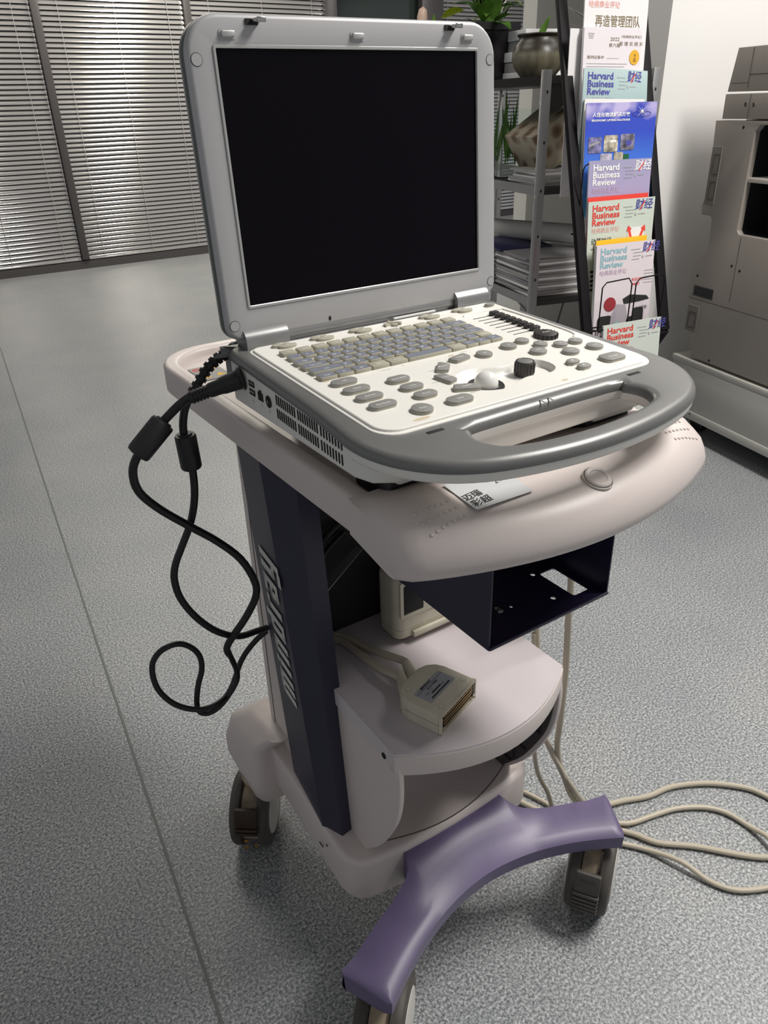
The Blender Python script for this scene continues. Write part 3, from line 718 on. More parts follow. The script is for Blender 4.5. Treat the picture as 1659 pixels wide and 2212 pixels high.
# gain sliders
for i in range(8):
    s = -.0600-i*.0098
    g = MB(dark).box((.1120, s, .0037), (.030, .0011, .0004), MBs)
    g.m(MATS['knob_dark']).box((.1285, s, .0060), (.0115, .0072, .0050), MBs, bev=.0014)
    P(us, 'gain_slider', g)
P(us, 'panel_ridge', MB(lapw2).tube([(.094, -.046, .0036), (.120, -.043, .0038), (.148, -.046, .0040), (.1535, -.055, .0040), (.156, -.10, .0040), (.1565, -.150, .0040), (.153, -.166, .0038), (.147, -.169, .0036)], .0013, 8, MBs, sub=5))
for x, s, t_ in ((-.0812, -.1425, 'Comment'), (-.0598, -.1425, 'F2'), (.0155, -.1425, 'Probe'), (-.047, -.2340, 'Add'), (-.060, -.1960, 'Comp'), (-.044, -.170, 'Patient'), (.050, -.0440, 'Ctrl'), (.070, -.1075, 'Num')): P(us, 'panel_lettering', MB(greyink).text(t_, .0030, MBs @ T(x, s, .0038)))
for x in (-.1215, .1190): P(us, 'latch_slot', MB(dark).box((x, -.2765, .0003), (.017, .0045, .0012), MBs, bev=.001))
P(us, 'handle_mark', MB(bezl2).box((-.004, -.2785, .0006), (.0012, .007, .0006), MBs).box((.006, -.2785, .0006), (.0012, .007, .0006), MBs))
# left side ports and vents, in (y, z) on the left face
FL = frame((-.1815, 0, 0), (0, -1, 0), (0, 0, 1), (-1, 0, 0))
def side(y0, z0, y1, z1): return (-(y0+y1)/2, (z0+z1)/2), (abs(y1-y0), abs(z1-z0))
for (y0, z0, y1, z1) in ((-.0450, .8588, -.0575, .8530), (-.0450, .8500, -.0575, .8440)):
    (cx, cy), (dx, dy) = side(y0, z0, y1, z1)
    P(us, 'usb_port', MB(dark).box((cx, cy, .0001), (dx, dy, .0012), FL).m(postm).box((cx, cy+.0008, .0006), (dx*.8, dy*.32, .0010), FL))
P(us, 'network_port', MB(dark).box((-(-.0705), .8478, .0001), (.0110, .0085, .0012), FL).box((.0705, .8530, .0001), (.005, .003, .0012), FL))
P(us, 'round_port', MB(dark).lathe([(0, 0), (.0062, 0), (.0062, .0007), (0, .0007)], 20, FL @ T(.0885, .8478, 0)).m(chrome).lathe([(0, .0007), (.0016, .0007), (.0016, .0016), (0, .0016)], 10, FL @ T(.0885, .8478, 0)))
for (ya_, yb_, n) in ((-.1068, -.1430, 9), (-.1500, -.1850, 9), (-.1918, -.2265, 8)):
    g = MB(dark)
    for k in range(n):
        y = ya_+(yb_-ya_)*k/(n-1)
        for z in (.8548, .8410): 
            zz = z-(abs(y)-.107)*.045
            g.prism(rrect(-.0013, -.0052, .0013, .0052, .0012, 3), -.0002, .0005, FL @ T(-y, zz, 0) @ RZ(R(2)))
    P(us, 'vent_grille', g)
tx = MB(greyink).text('⇌', .005, FL @ T(.051, .8375, .0004)).text('品', .0035, FL @ T(.071, .8390, .0004)).text('⎆', .005, FL @ T(.0885, .8375, .0004))
P(us, 'port_symbols', tx)
# lid
lid_o = rrect(-.1800, -.0340, .1800, .2560, (.016, .016, .034, .034), 8)
def ins(d): return rrect(-.1800+d, -.0340+d, .1800-d, .2560-d, (.016-d, .016-d, .034-d, .034-d), 8)
P(us, 'lid_back', MB(bezl2).prism(lid_o, -.0235, -.0165, MLd, bb=.005, seg=3))
P(us, 'lid_band', MB(lids).prism(ins(.0012), -.0166, -.0068, MLd), 'dark green-grey band around the lid')
P(us, 'lid_bezel', MB(bezl).prism(lid_o, -.0070, .0008, MLd, holes=[rrect(-.1520, -.0002, .1520, .2282, .001, 1)], bt=.0045, seg=4), 'silver screen bezel')
fr_o = rrect(-.1550, -.0032, .1550, .2312, .003, 3); fr_i = rrect(-.1521, .0000, .1521, .2281, .0008, 1)
P(us, 'screen_frame', MB(bezl2).prism(fr_o, .0004, .0020, MLd, holes=[fr_i], bt=.0006, seg=1))
P(us, 'screen', MB(screen_m).box((0, .1141, -.0030), (.3045, .2286, .004), MLd), 'switched off black screen')
for x, v in ((-.1388, .2392), (0, .2395), (.1398, .2403)):
    P(us, 'bumper_pad', MB(bezl).prism(rrect(x-.0085, v-.0042, x+.0085, v+.0042, .0030, 4), .0006, .0016, MLd).m(bezl2).prism(rrect(x-.0068, v-.0028, x+.0068, v+.0028, .0018, 3), .0010, .0042, MLd, bt=.0012, seg=2))
for x, v in ((-.1714, .2190), (.1717, .2200), (-.1718, -.0180), (.1722, -.0182)):
    P(us, 'screw_cap', MB(dark).prism(circ(x, v, .0056, n=28), .0006, .0010, MLd).m(bezl).prism(circ(x, v, .0051, n=28), .0008, .0013, MLd))
for x in (-.1119, .1172):
    P(us, 'latch_hook', MB(dark).box((x-.002, .2490, .0012), (.0120, .0050, .002), MLd).m(chrome).box((x+.002, .2498, .0055), (.010, .0028, .0100), MLd, bev=.001).box((x+.004, .2498, .0105), (.009, .0045, .003), MLd, bev=.001))
P(us, 'microphone', MB(dark).prism(circ(-.060, -.0272, .0016, .0026, n=12), .0008, .0012, MLd))
# rolled hinge barrel and hinge covers
hb = MB(hing); hp = []
for a in range(-70, 200, 15): hp.append((.0105*math.cos(R(a)), .0105*math.sin(R(a))))
hb.loft([[(x, -.0360+q[1], -.0098+q[0]) for q in hp] for x in (-.1130, .1130)], MLd)
P(us, 'hinge_barrel', hb, 'curved silver hinge barrel', ang=40)
for a, b_ in ((-.1640, -.1145), (.1145, .1640)):
    h_ = MB(hing); pr = [(-.010, .868)]+[(.0025+.0125*math.cos(R(t_)), .8845+.0125*math.sin(R(t_))) for t_ in range(170, -1, -17)]+[(.015, .868)]
    h_.loft([[(x, y, z) for y, z in pr] for x in (a, b_)])
    P(us, 'hinge_cover', h_, ang=40)
P(us, 'rear_deck', MB(rimg).box((0, .024, .852), (.345, .034, .040), bev=.006).box((0, .012, .868), (.350, .03, .012), bev=.004))
P(us, 'back_light_strip', MB(white).box((.052, -.0065, .0035), (.060, .003, .0016), MBs))

# ------------------------------------------------------------------ black cables with ferrites
def taper_plug(mb, p0, d, prof, n=20):
    d = Vector(d).normalized(); x = d.orthogonal().normalized(); M = frame(p0, x, d.cross(x), d); mb.lathe(prof, n, M)
ca_ = [(-.1925, -.022, .853), (-.2059, -.014, .8482), (-.219, -.004, .8423), (-.2344, .008, .8322), (-.254, .018, .8137), (-.2717, .02, .7977), (-.2887, .02, .7805), (-.2967, .02, .764), (-.2946, .02, .7403), (-.2763, .02, .7131), (-.2465, .02, .6814), (-.217, .02, .6509), (-.1935, .015, .6204), (-.1815, .01, .5869), (-.183, .01, .5634), (-.1962, .02, .5312), (-.2111, .03, .5047), (-.2196, .04, .4812), (-.2139, .045, .4583), (-.2076, .05, .4281), (-.2127, .05, .4096), (-.2348, .05, .3865), (-.2527, .052, .3787), (-.2646, .055, .3835), (-.2664, .058, .3976), (-.2598, .06, .424), (-.2512, .06, .4473), (-.251, .06, .4704), (-.2618, .06, .4906), (-.2784, .06, .502), (-.300, .06, .4989), (-.3125, .06, .4813), (-.3119, .058, .447), (-.2957, .054, .4149), (-.2697, .046, .3977), (-.2437, .044, .3953), (-.2186, .055, .3997), (-.1937, .065, .4323), (-.1704, .066, .4534), (-.153, .062, .466)]
ct = thing('power_cable', 'black cable plugged into the left side port, with a slanted ferrite bead', 'cable', ca_[0], 'black cables hanging beside the trolley')
P(ct, 'cord', MB(black).tube(ca_, lambda t_: .0047 if t_ < .45 else .0038, 12, sub=4))
pg = MB(black); D0 = Vector(ca_[0])
dv = (Vector((-.2059, -.018, .8482))-Vector((-.1815, -.028, .8560))).normalized()
taper_plug(pg, (-.1800, -.0285, .8562), dv, [(0, 0), (.0125, 0), (.0128, .003), (.0105, .0045), (.0098, .012), (.0092, .022), (.0080, .026), (.0078, .036)]+[q for k in range(6) for q in ((.0072, .037+k*.0036), (.0072, .0384+k*.0036), (.0060, .0386+k*.0036), (.0060, .0404+k*.0036))]+[(.005, .06), (0, .06)])
P(ct, 'plug', pg)
fm = MB(blackp); a_, b_ = Vector((-.2545, .018, .8125)), Vector((-.2890, .020, .7815)); dd = (b_-a_)
taper_plug(fm, a_, dd, [(0, 0), (.0085, 0), (.0090, .002), (.0120, .002), (.0130, .004), (.0130, dd.length-.004), (.0120, dd.length-.001), (.0085, dd.length), (0, dd.length)], 28)
P(ct, 'ferrite_bead', fm)
cb_ = [(-.150, .040, .874), (-.1678, .03, .8686), (-.1831, .03, .8628), (-.1977, .03, .8528), (-.2105, .03, .8374), (-.2212, .03, .8257), (-.2285, .03, .8126), (-.2328, .03, .7922), (-.231, .03, .767), (-.2297, .03, .744), (-.2309, .031, .7182), (-.2349, .033, .6956), (-.2428, .034, .6738), (-.256, .034, .6504), (-.2673, .034, .6291), (-.2714, .034, .608), (-.2673, .034, .5798), (-.2519, .034, .5457), (-.2289, .036, .5141), (-.201, .042, .4909), (-.1733, .052, .4799), (-.153, .060, .4723)]
ct = thing('signal_cable', 'black cable from behind the hinge with the upright ferrite bead, crossing the slanted one', 'cable', cb_[0], 'black cables hanging beside the trolley')
P(ct, 'cord', MB(black).tube(cb_, .0044, 12, sub=4))
sr = MB(black); q_ = smoothpts(cb_[:6], 5)
for k in range(3, 22, 2):
    d = (q_[k+1]-q_[k]).normalized(); taper_plug(sr, q_[k], d, [(.004, 0), (.0064, .0004), (.0064, .0046), (.004, .0050)], 14)
P(ct, 'strain_relief', sr)
fm = MB(blackp); a_, b_ = Vector((-.2318, .03, .7880)), Vector((-.2303, .03, .7460)); dd = (b_-a_)
taper_plug(fm, a_, dd, [(0, -.001), (.0075, -.001), (.0080, .001), (.0108, .001), (.0118, .003), (.0118, dd.length-.003), (.0108, dd.length-.001), (.0080, dd.length-.001), (.0075, dd.length+.001), (0, dd.length+.001)], 28)
P(ct, 'ferrite_bead', fm)
# ------------------------------------------------------------------ beige cords on the right
CG = 'beige cords hanging at the right of the trolley'
c1 = [(.17, -.1650, .740), (.17, -.1710, .68), (.17, -.1747, .608), (.17, -.1826, .5566), (.17, -.1855, .4924), (.18, -.1818, .3987), (.19, -.1736, .2919), (.20, -.1647, .2323), (.21, -.1686, .1804), (.235, -.1735, .1278), (.285, -.162, .05), (.330, -.164, .012), (.3739, -.1763, .006), (.4184, -.1951, .006), (.4687, -.2052, .006), (.5229, -.233, .006), (.5645, -.2699, .006), (.5848, -.3019, .006), (.589, -.3513, .006), (.5574, -.3868, .006), (.5014, -.3965, .006), (.4715, -.3829, .006), (.4404, -.3539, .006), (.3978, -.306, .006), (.3539, -.2667, .006), (.3339, -.2305, .006), (.300, -.1894, .007), (.25, -.13, .007), (.22, -.06, .007)]
t = thing('beige_cord', 'longest beige cord, hanging from the deck and making the outer floor loop', 'cord', c1[0], CG)
P(t, 'cord', MB(cordm).tube(c1, .0047, 10, sub=4))
c2 = [(.15, -.140, .62), (.15, -.1479, .4862), (.15, -.153, .4344), (.16, -.148, .3596), (.17, -.1516, .2858), (.19, -.1563, .2311), (.21, -.1724, .1736), (.255, -.160, .08), (.295, -.168, .018), (.3126, -.1833, .008), (.3429, -.213, .006), (.3914, -.227, .006), (.4359, -.2404, .006), (.4775, -.266, .006), (.4998, -.2959, .006), (.5064, -.3353, .006), (.5030, -.3747, .015), (.4798, -.4175, .006), (.4453, -.4232, .006), (.4072, -.4083, .006), (.3787, -.3875, .006), (.3624, -.3577, .006), (.3503, -.315, .0135), (.33, -.2673, .006), (.2976, -.2273, .006), (.25, -.18, .006), (.21, -.12, .006)]
t = thing('beige_cord', 'beige cord making the inner loop on the floor, nearest the front right castor', 'cord', c2[0], CG)
P(t, 'cord', MB(cordm).tube(c2, .0044, 10, sub=4))
c3 = [(.145, -.150, .46), (.147, -.157, .38), (.150, -.1565, .3008), (.16, -.1558, .2388), (.18, -.1495, .1721), (.2, -.1560, .122), (.2297, -.1511, .05), (.2665, -.1700, .007), (.26, -.10, .006), (.22, .0, .006)]
t = thing('beige_cord', 'thin beige cord nearest the base tray, dropping behind the violet front foot', 'cord', c3[0], CG)
P(t, 'cord', MB(cordm).tube(c3, .0036, 10, sub=4))
# ------------------------------------------------------------------ probe connector on the shelf
ang_ = math.atan2(.0270, .0733)
MC = T(-.0345, -.2115, .4556) @ RZ(ang_)    # origin: middle of the open face, x along it, y into the body
pc = thing('probe_connector', 'ivory probe connector with a grey label lying on the lower shelf', 'connector', M=MC)
wx = .0392
body = [(-wx, 0), (wx, 0), (wx, .045), (wx-.003, .056), (wx-.011, .0655), (wx-.022, .070), (-wx+.022, .070), (-wx+.011, .0655), (-wx+.003, .056), (-wx, .045)]
def Pl(parent, name, mb, M, label=None, ang=35):
    o = mb.build(name, parent, ang=ang)
    if label: o['label'] = label
    return o
c = MB(conm).prism([(x, y+.004) if y == 0 else (x, y) for x, y in body], .0, .0293, MC, bt=.0022, bb=.0012, seg=3)
c.prism([(-wx, 0), (wx, 0), (wx, .0045), (-wx, .0045)], .0272, .0293, MC).prism([(-wx, 0), (wx, 0), (wx, .0045), (-wx, .0045)], .0, .002, MC)
c.box((-wx+.001, .0023, .0145), (.002, .0046, .029), MC).box((wx-.001, .0023, .0145), (.002, .0046, .029), MC)
P(pc, 'housing', c)
f = MB(mat('socket_brown', (.10, .075, .055), .5)).box((0, .0036, .0146), (.073, .0012, .0245), MC)
f.m(dark).box((0, .0028, .0195), (.062, .0012, .0048), MC).box((0, .0028, .0095), (.062, .0012, .0048), MC)
f.m(gold).box((0, .0018, .0222), (.063, .0012, .0010), MC).box((0, .0018, .0168), (.063, .0012, .0010), MC).box((0, .0018, .0122), (.063, .0012, .0010), MC).box((0, .0018, .0068), (.063, .0012, .0010), MC)
for sx in (-1, 1): f.m(chrome).lathe([(0, 0), (.0022, 0), (.0022, .004), (0, .004)], 12, MC @ T(sx*.0338, .0036, .0085) @ RX(R(90)))
P(pc, 'contact_socket', f)
P(pc, 'seam', MB(mat('seam2', (.30, .27, .2), .7)).box((-wx-.0001, .028, .014), (.0004, .048, .0005), MC))
lb = MB(lab).prism(rrect(-.0265, .0215, .0265, .0475, .002, 3), .0293, .0295, MC)
lb.m(ink).box((0, .0420, .0296), (.053, .0005, .0001), MC).text('MINDRAY', .0048, MC @ T(-.004, .0448, .0297), bold=.03).text('探头扩展模块', .0036, MC @ T(.001, .0385, .0297), bold=.01)
lb.text('MODEL  V3S7', .0024, MC @ T(-.012, .0343, .0297)).text('SN  HM8800261  CFI 2008-08', .0022, MC @ T(0, .0300, .0297)).box((0, .0258, .0296), (.038, .0022, .0001), MC).box((-.002, .0310, .0296), (.018, .0018, .0001), MC)
P(pc, 'rating_label', lb)
dc = MB(conm)
for q in ((-.024, .010), (.030, .0135), (-.021, .058)): 
    dc.m(mat('seam2', (.3, .27, .2), .7)).prism(circ(q[0], q[1], .0045, n=20), .0293, .0294, MC).m(conm).prism(circ(q[0], q[1], .0040, n=20), .0293, .0296, MC)
P(pc, 'screw_cap', dc)
for k, (x, pts) in enumerate(((-.012, [(-.0600, -.1280, .470), (-.0680, -.100, .467), (-.0730, -.0544, .463), (-.0774, -.0142, .4615), (-.0880, .004, .4615)]), (.008, [(-.0400, -.108, .472), (-.0500, -.080, .469), (-.0590, -.045, .4625), (-.0686, -.0118, .4615), (-.0800, .006, .4615)]))):
    q = MC @ Vector((x, .066, .0145)); d_ = (Vector(pts[0])-q)
    bt_ = MB(conm); taper_plug(bt_, q, d_, [(0, 0), (.0105, 0), (.0100, .006), (.0075, .016), (.0062, .034), (.0060, .036), (0, .036)], 18)
    e_ = q+d_.normalized()*.030
    bt_.build('boot', P(pc, 'cord', MB(cordm).tube([tuple(e_)]+pts, .0050, 10, sub=5)))
# ------------------------------------------------------------------ small thermal printer on the shelf
pr_ = thing('video_printer', 'ivory box printer with a dark window standing at the back of the lower shelf', 'printer', (.05, .03, .4556))
b_ = MB(conm).prism(rrect(-.020, -.062, .118, -.012, .014, 6), .4620, .478, bb=.006, seg=3)
b_.prism(rrect(-.020, -.062, .118, -.012, .014, 6), .4785, .560, bt=.006, seg=3)
P(pr_, 'housing', b_)
P(pr_, 'base_pad', MB(black).box((.049, -.037, .4588), (.11, .03, .0065)))
P(pr_, 'window', MB(dark).box((.006, -.0625, .527), (.032, .002, .044), bev=.002).box((.055, -.0625, .527), (.030, .002, .044), bev=.002))
P(pr_, 'window_frame', MB(conm).prism(rrect(-.015, .499, .100, .556, .003, 3), 0, .0016, frame((0, -.0622, 0), (1, 0, 0), (0, 0, 1)), holes=[rrect(-.010, .504, .022, .550, .002, 2), rrect(.036, .504, .096, .550, .002, 2)]))
P(pr_, 'front_lip', MB(conm).box((.055, -.0655, .470), (.105, .007, .010), bev=.003))
t = tag(MB(postm).box((0, 0, .0), (.090, .012, .0018), M=T(-.070, -.012, .575) @ RZ(R(28)) @ RY(R(-8))).build('metal_strip'), 'thin pale metal strip in the dark gap behind the navy column', 'strip')
t = tag(MB(blackp).tube([(-.118, -.03, .585), (-.09, -.005, .60), (-.05, .012, .61)], .004, 8, sub=4).tube([(-.118, -.03, .595), (-.09, -.0, .615), (-.05, .012, .63)], .004, 8, sub=4).build('black_cable_pair'), 'pair of dark cables in the gap above the lower shelf', 'cable')

# ------------------------------------------------------------------ magazine rack with magazines
RE = Vector((.985, -.174, 0)).normalized(); RN = Vector((-.174, -.985, 0)).normalized(); UPV = Vector((0, 0, 1))
rk = thing('magazine_rack', 'black metal magazine rack leaning back, with wire pockets full of magazines', 'magazine rack', (1.10, .60, 0))
lean = (Vector((1.2394, .9806, 1.329))-Vector((1.1002, .6622, .5649))); lean = lean/lean.z
def legpt(z, off=0): return Vector((1.1002, .6622, .5649))+lean*(z-.5649)+RE*off
r = MB(rackm)
def bar(mb, a, b_, w_=.022, d_=.012, x=RE):
    a, b_ = Vector(a), Vector(b_); d = b_-a; mb.box((0, 0, 0), (w_, d.length, d_), M=frame((a+b_)/2, x, d), bev=.0015)
for off in (0.0, .262):
    kn_ = legpt(.52, off); bar(r, kn_, legpt(1.62, off), .028, .016); bar(r, Vector((kn_.x, kn_.y, 0))-RN*.34, kn_-RN*.0, .028, .016)
    P(rk, 'front_leg', r); r = MB(rackm)
bar(r, legpt(.52, 0), legpt(.52, .262), .020, .010, x=lean); bar(r, legpt(1.60, 0), legpt(1.60, .262), .020, .010, x=lean)
P(rk, 'crossbar', r)
# covers: local frame x right, y up, z towards the viewer; origin at the top left corner
mags = []
def magframe(pt, tilt, yaw=0, roll=0): 
    M = frame(pt, RE, UPV, RN)
    return M @ RZ(R(roll)) @ RX(R(-tilt)) @ RY(R(yaw))
def magazine(name, label, pt, wid, hgt, cover, tilt=7, roll=0, curl=0.0, thick=.006, back=None, deco=None, cat='magazine'):
    M = magframe(pt, tilt, 0, roll)
    o = thing(name, label, cat, M=M, group='magazines in the leaning rack')
    def bend(mb, th0, th1, m_, inset_=0):
        t = bmesh.new(); n = 10; L_ = []
        for z in (th0, th1):
            row = []
            for k in range(n+1):
                u = k/n; x = inset_+(wid-2*inset_)*u; dz = curl*(u**2)
                row.append((t.verts.new((x, 0-inset_, z+dz)), t.verts.new((x, -hgt, z+dz*.25))))
            L_.append(row)
        A, B = L_
        for k in range(n):
            t.faces.new((B[k][0], B[k][1], B[k+1][1], B[k+1][0])); t.faces.new((A[k][0], A[k+1][0], A[k+1][1], A[k][1]))
            t.faces.new((A[k][0], B[k][0], B[k+1][0], A[k+1][0])); t.faces.new((A[k][1], A[k+1][1], B[k+1][1], B[k][1]))
        t.faces.new((A[0][0], A[0][1], B[0][1], B[0][0])); t.faces.new((A[n][0], B[n][0], B[n][1], A[n][1]))
        bmesh.ops.recalc_face_normals(t, faces=t.faces); mb.m(m_).add(t)
    pg = MB(); bend(pg, -thick, -.0006, back or paper, .0015); po = pg.build('pages', o, M=ID)
    cv = MB(); bend(cv, -.0006, .0, cover); co = cv.build('cover', o, M=ID)
    if deco:
        d = MB(); deco(d, wid, hgt)
        # follow the curl
        for v in d.bm.verts:
            u = max(0, v.co.x/wid); v.co.z += curl*(u**2)*(1-.75*min(1, max(0, -v.co.y/hgt)))+.0008
        dm_ = d.build('cover_print', co, M=ID)
    return o
def hbr(col, sub, cj=None, cjc=None, extra=None, box=False):
    def f(d, w_, h):
        d.m(col)
        for k, s_ in enumerate(('Harvard', 'Business', 'Review')): d.text(s_, .0225, T(.012, -.018-k*.0180, 0), align='LEFT', bold=.022, sx=1.16)
        d.m(sub).text('哈佛商业评论', .0150, T(.012, -.074, 0), align='LEFT')
        d.m(greyink)
        for k, (a, b_) in enumerate(((0, .030), (.008, .038), (.008, .034), (.004, .030))): d.box((.112+(a+b_)/2, -.020-k*.0085, 0), (b_-a, .0012, .0002))
        d.box((.172, -.040, 0), (.022, .0016, .0002)).text('♞', .010, T(.152, -.041, 0))
        if box: d.m(white).box((.178, -.017, -.0003), (.056, .028, .0002))
        d.m(cjc or blueink).text('财经', .028, T(.178, -.018, .0002), bold=.008, shear=.12); d.m(red).box((0, 0, .0004), (.0030, .026, .0002), M=T(.172, -.019, 0) @ RZ(R(-35)))
        if cj: 
            for k, s_ in enumerate(cj): d.m(ink).text(s_, .0185, T(.012, -.102-k*.022, 0), align='LEFT', sx=.9)
        if extra: extra(d, w_, h)
    return f
def m1d(d, w_, h):
    d.m(pinkink).text('哈佛商业评论', .0165, T(.012, -.112, 0), align='LEFT', bold=.01)
    d.m(brownink).text('再造管理团队', .0285, T(.034, -.149, 0), align='LEFT', sx=.85, bold=.004).m(lilac).text('Build a Leadership', .0185, T(.036, -.177, 0), align='LEFT', sx=.92)
def m2d(d, w_, h):
    m2e(d, w_, h); bmesh.ops.scale(d.bm, vec=(1, .77, 1), verts=d.bm.verts)
def m2e(d, w_, h):
    d.m(greyink)
    for k in range(4): d.box((.022, -.018-k*.0045, 0), (.020-k*.002, .0012, .0002))
    d.m(brownink).text('2022', .0150, T(.098, -.034, 0)).text('第六届', .0125, T(.098, -.052, 0)).text('《哈佛商业评论》', .0095, T(.152, -.026, 0)).text('管 理 实 践 奖', .0130, T(.152, -.047, 0))
    d.text('案例征集中', .0110, T(.012, -.088, 0), align='LEFT').box((.095, -.090, 0), (.04, .0006, .0002))
    d.m(greyink)
    for k in range(6): d.box((.012+(.13-.008*(k % 4)-.03*(k == 3))/2, -.106-k*.0085, 0), (.13-.008*(k % 4)-.03*(k == 3), .0014, .0002))
    d.m(goldink).prism(circ(.165, -.086, .0165, .0225, n=30), 0, .0004).m(goldd).prism(circ(.166, -.080, .0035, .0045, n=12), .0004, .0006).prism([(.160, -.100), (.171, -.100), (.169, -.087), (.163, -.087)], .0004, .0006)
def bluedeco(d, w_, h):
    bluee(d, w_, h); bmesh.ops.scale(d.bm, vec=(1, .84, 1), verts=d.bm.verts)
def bluee(d, w_, h):
    d.m(white).text('人性化物流解决方案', .0132, T(.020, -.034, 0), align='LEFT', bold=.02).text('ERGONOMIC LIFTING SOLUTIONS', .0078, T(.018, -.049, 0), align='LEFT', bold=.03)
    d.m(blueink).prism(circ(.175, -.033, .030, .0085, n=28), 0, .0002, holes=[circ(.175, -.033, .0285, .0072, n=28)]).text('TAWI', .009, T(.175, -.033, 0))
    d.m(white)
    for a in range(0, 360, 45): d.prism([(-.0009, 0), (.0009, 0), (0, .022 if a % 90 else .013)], 0, .0002, T(.176, -.026, .0002) @ RZ(R(a)))
    pm = [mat('photo_a', (.17, .16, .30), .5, noise=.8, nscale=60), mat('photo_b', (.42, .38, .30), .5, noise=.8, nscale=60), mat('photo_c', (.20, .19, .26), .5, noise=.9, nscale=50), mat('photo_d', (.45, .42, .50), .5, noise=.5, nscale=60)]
    for x, y, w2, h2, i in ((.032, -.118, .042, .046, 0), (.083, -.115, .045, .048, 1), (.136, -.112, .045, .046, 2), (.070, -.160, .038, .034, 3), (.110, -.158, .030, .036, 1)):
        d.m(pm[i]).prism(rrect(x-w2/2, y-h2/2, x+w2/2, y+h2/2, .005, 3), 0, .0003)
    d.m(paperg).box((.030, -.114, .0004), (.034, .006, .0002), M=T(.030, -.114, 0) @ RZ(.35) @ T(-.030, .114, 0)).m(white).box((.090, -.108, .0004), (.020, .006, .0002)).m(blueink).prism(circ(.140, -.115, .010, .008, n=14), .0003, .0005).m(mat('green_print', (.01, .12, .04), .5)).box((.135, -.156, .0003), (.018, .018, .0004))
def arrows(d, w_, h):
    d.m(paper).box((.157, -.104, 0), (.052, .062, .0002)).m(red)
    for a, x in ((18, .143), (-24, .169)): d.box((0, 0, .0003), (.0075, .052, .0003), M=T(x, -.105, 0) @ RZ(R(a))).prism([(-.009, 0), (.009, 0), (0, .013)], .0002, .0005, T(x-math.sin(R(a))*.026, -.105+math.cos(R(a))*.026, 0) @ RZ(R(a)))
    for k in range(5): d.m(ink).box((.026, -.178-k*.012, 0), (.026-.004*(k % 2), .006, .0003))
def race(d, w_, h):
    d.m(red).text('再造增长', .010, T(.120, -.100, 0), align='LEFT').text('SPRINT', .0090, T(.120, -.112, 0), align='LEFT', bold=.02, shear=.2)
    d.m(greyink)
    for k in range(5): d.box((.178, -.078-k*.008, 0), (.034, .0012, .0002))
    d.m(ink).prism([(.095, -.148), (.118, -.138), (.175, -.146), (.185, -.156), (.150, -.160), (.100, -.162)], 0, .0003)
    d.prism(rrect(.012, -.232, .062, -.188, .012, 4), 0, .0003).prism(rrect(.130, -.222, .168, -.176, .010, 4), 0, .0003).prism([(.035, -.262), (.160, -.235), (.165, -.215), (.10, -.222), (.04, -.245)], 0, .0003).prism([(.110, -.200), (.150, -.195), (.145, -.212), (.112, -.214)], .0002, .0004)
    d.m(mat('photo_skin_grey', (.42, .38, .42), .5)).prism([(.058, -.190), (.075, -.160), (.105, -.165), (.115, -.20), (.095, -.232), (.065, -.235), (.055, -.215)], .0003, .0005)
    d.m(mat('photo_red', (.32, .03, .04), .5)).prism(circ(.052, -.158, .020, .019, n=18), .0004, .0006).m(teal).prism(circ(.075, -.212, .012, .003, n=12, rot=.3), .0005, .0007)
    d.m(ink).text('人工智能', .010, T(.140, -.178, .0004), align='LEFT').text('财富', .016, T(.005, -.236, .0002), align='LEFT')
def m8x(d, w_, h): d.m(red).text('HBO', .020, T(.088, -.110, 0), align='LEFT').box((.085, -.135, 0), (.12, .012, .0002))
# origin = top left corner of each cover
magazine('magazine', 'top white magazine in the rack with brown Chinese title about teams', (1.2380, .9000, 1.4230), .203, .285, white_cover, 5, -1.0, deco=m1d)
magazine('magazine', 'pale pink magazine with a round gold medal printed on it', (1.2280, .8792, 1.2620), .186, .270, pinkw_cover, 5, -1.0, thick=.010, deco=m2d)
magazine('magazine', 'teal magazine with dark blue title letters, under the gold medal one', (1.2020, .8440, 1.1700), .232, .270, teal_cover, 5, -1.5, curl=-.030, deco=hbr(blueink, greyink))
magazine('brochure', 'bright blue brochure with small photographs, in the middle of the rack', (1.1880, .8120, 1.0900), .222, .275, blue_cover, 5, -.6, curl=.01, deco=bluedeco, cat='brochure')
magazine('magazine', 'lilac magazine with white title letters, just below the blue brochure', (1.1800, .7770, .9560), .206, .270, purple_cover, 5, -.5, deco=hbr(white, lilac, ['浪潮'], cjc=white, box=False))
magazine('magazine', 'pale mint magazine with red title letters and two red arrows', (1.1570, .7450, .8600), .212, .280, mint_cover, 5, .2, curl=.01, deco=hbr(red, pinkink, ['动荡时代', '“议”战略'], extra=arrows))
magazine('magazine', 'pink magazine with pale teal title and a dark racing picture', (1.1570, .7020, .7560), .190, .262, pink_cover, 5, .0, curl=.006, thick=.012, deco=hbr(teal, lilac, extra=race))
magazine('magazine', 'lowest magazine in the rack, whitish with red title letters', (1.1300, .6270, .5620), .190, .262, green_cover, 5, .8, curl=.006, thick=.008, deco=hbr(red, pinkink, extra=m8x))
magazine('magazine', 'thin white magazine peeking out behind the blue brochure', (1.200, .8300, 1.1000), .195, .26, white_cover, 5, -1.6, thick=.006)
magazine('magazine', 'red-edged magazine peeking out behind the mint one', (1.170, .7600, .8690), .200, .26, red, 5, .1, thick=.004, back=red)
magazine('magazine', 'yellow-topped magazine peeking out behind the pink racing one', (1.175, .7220, .7640), .170, .24, yellow, 5, .4, thick=.004, back=yellow)
magazine('magazine', 'white magazine standing half hidden between the rack leg and the pink medal one', (1.2050, .9050, 1.2600), .12, .40, white_cover, 3, -1.0, thick=.004)
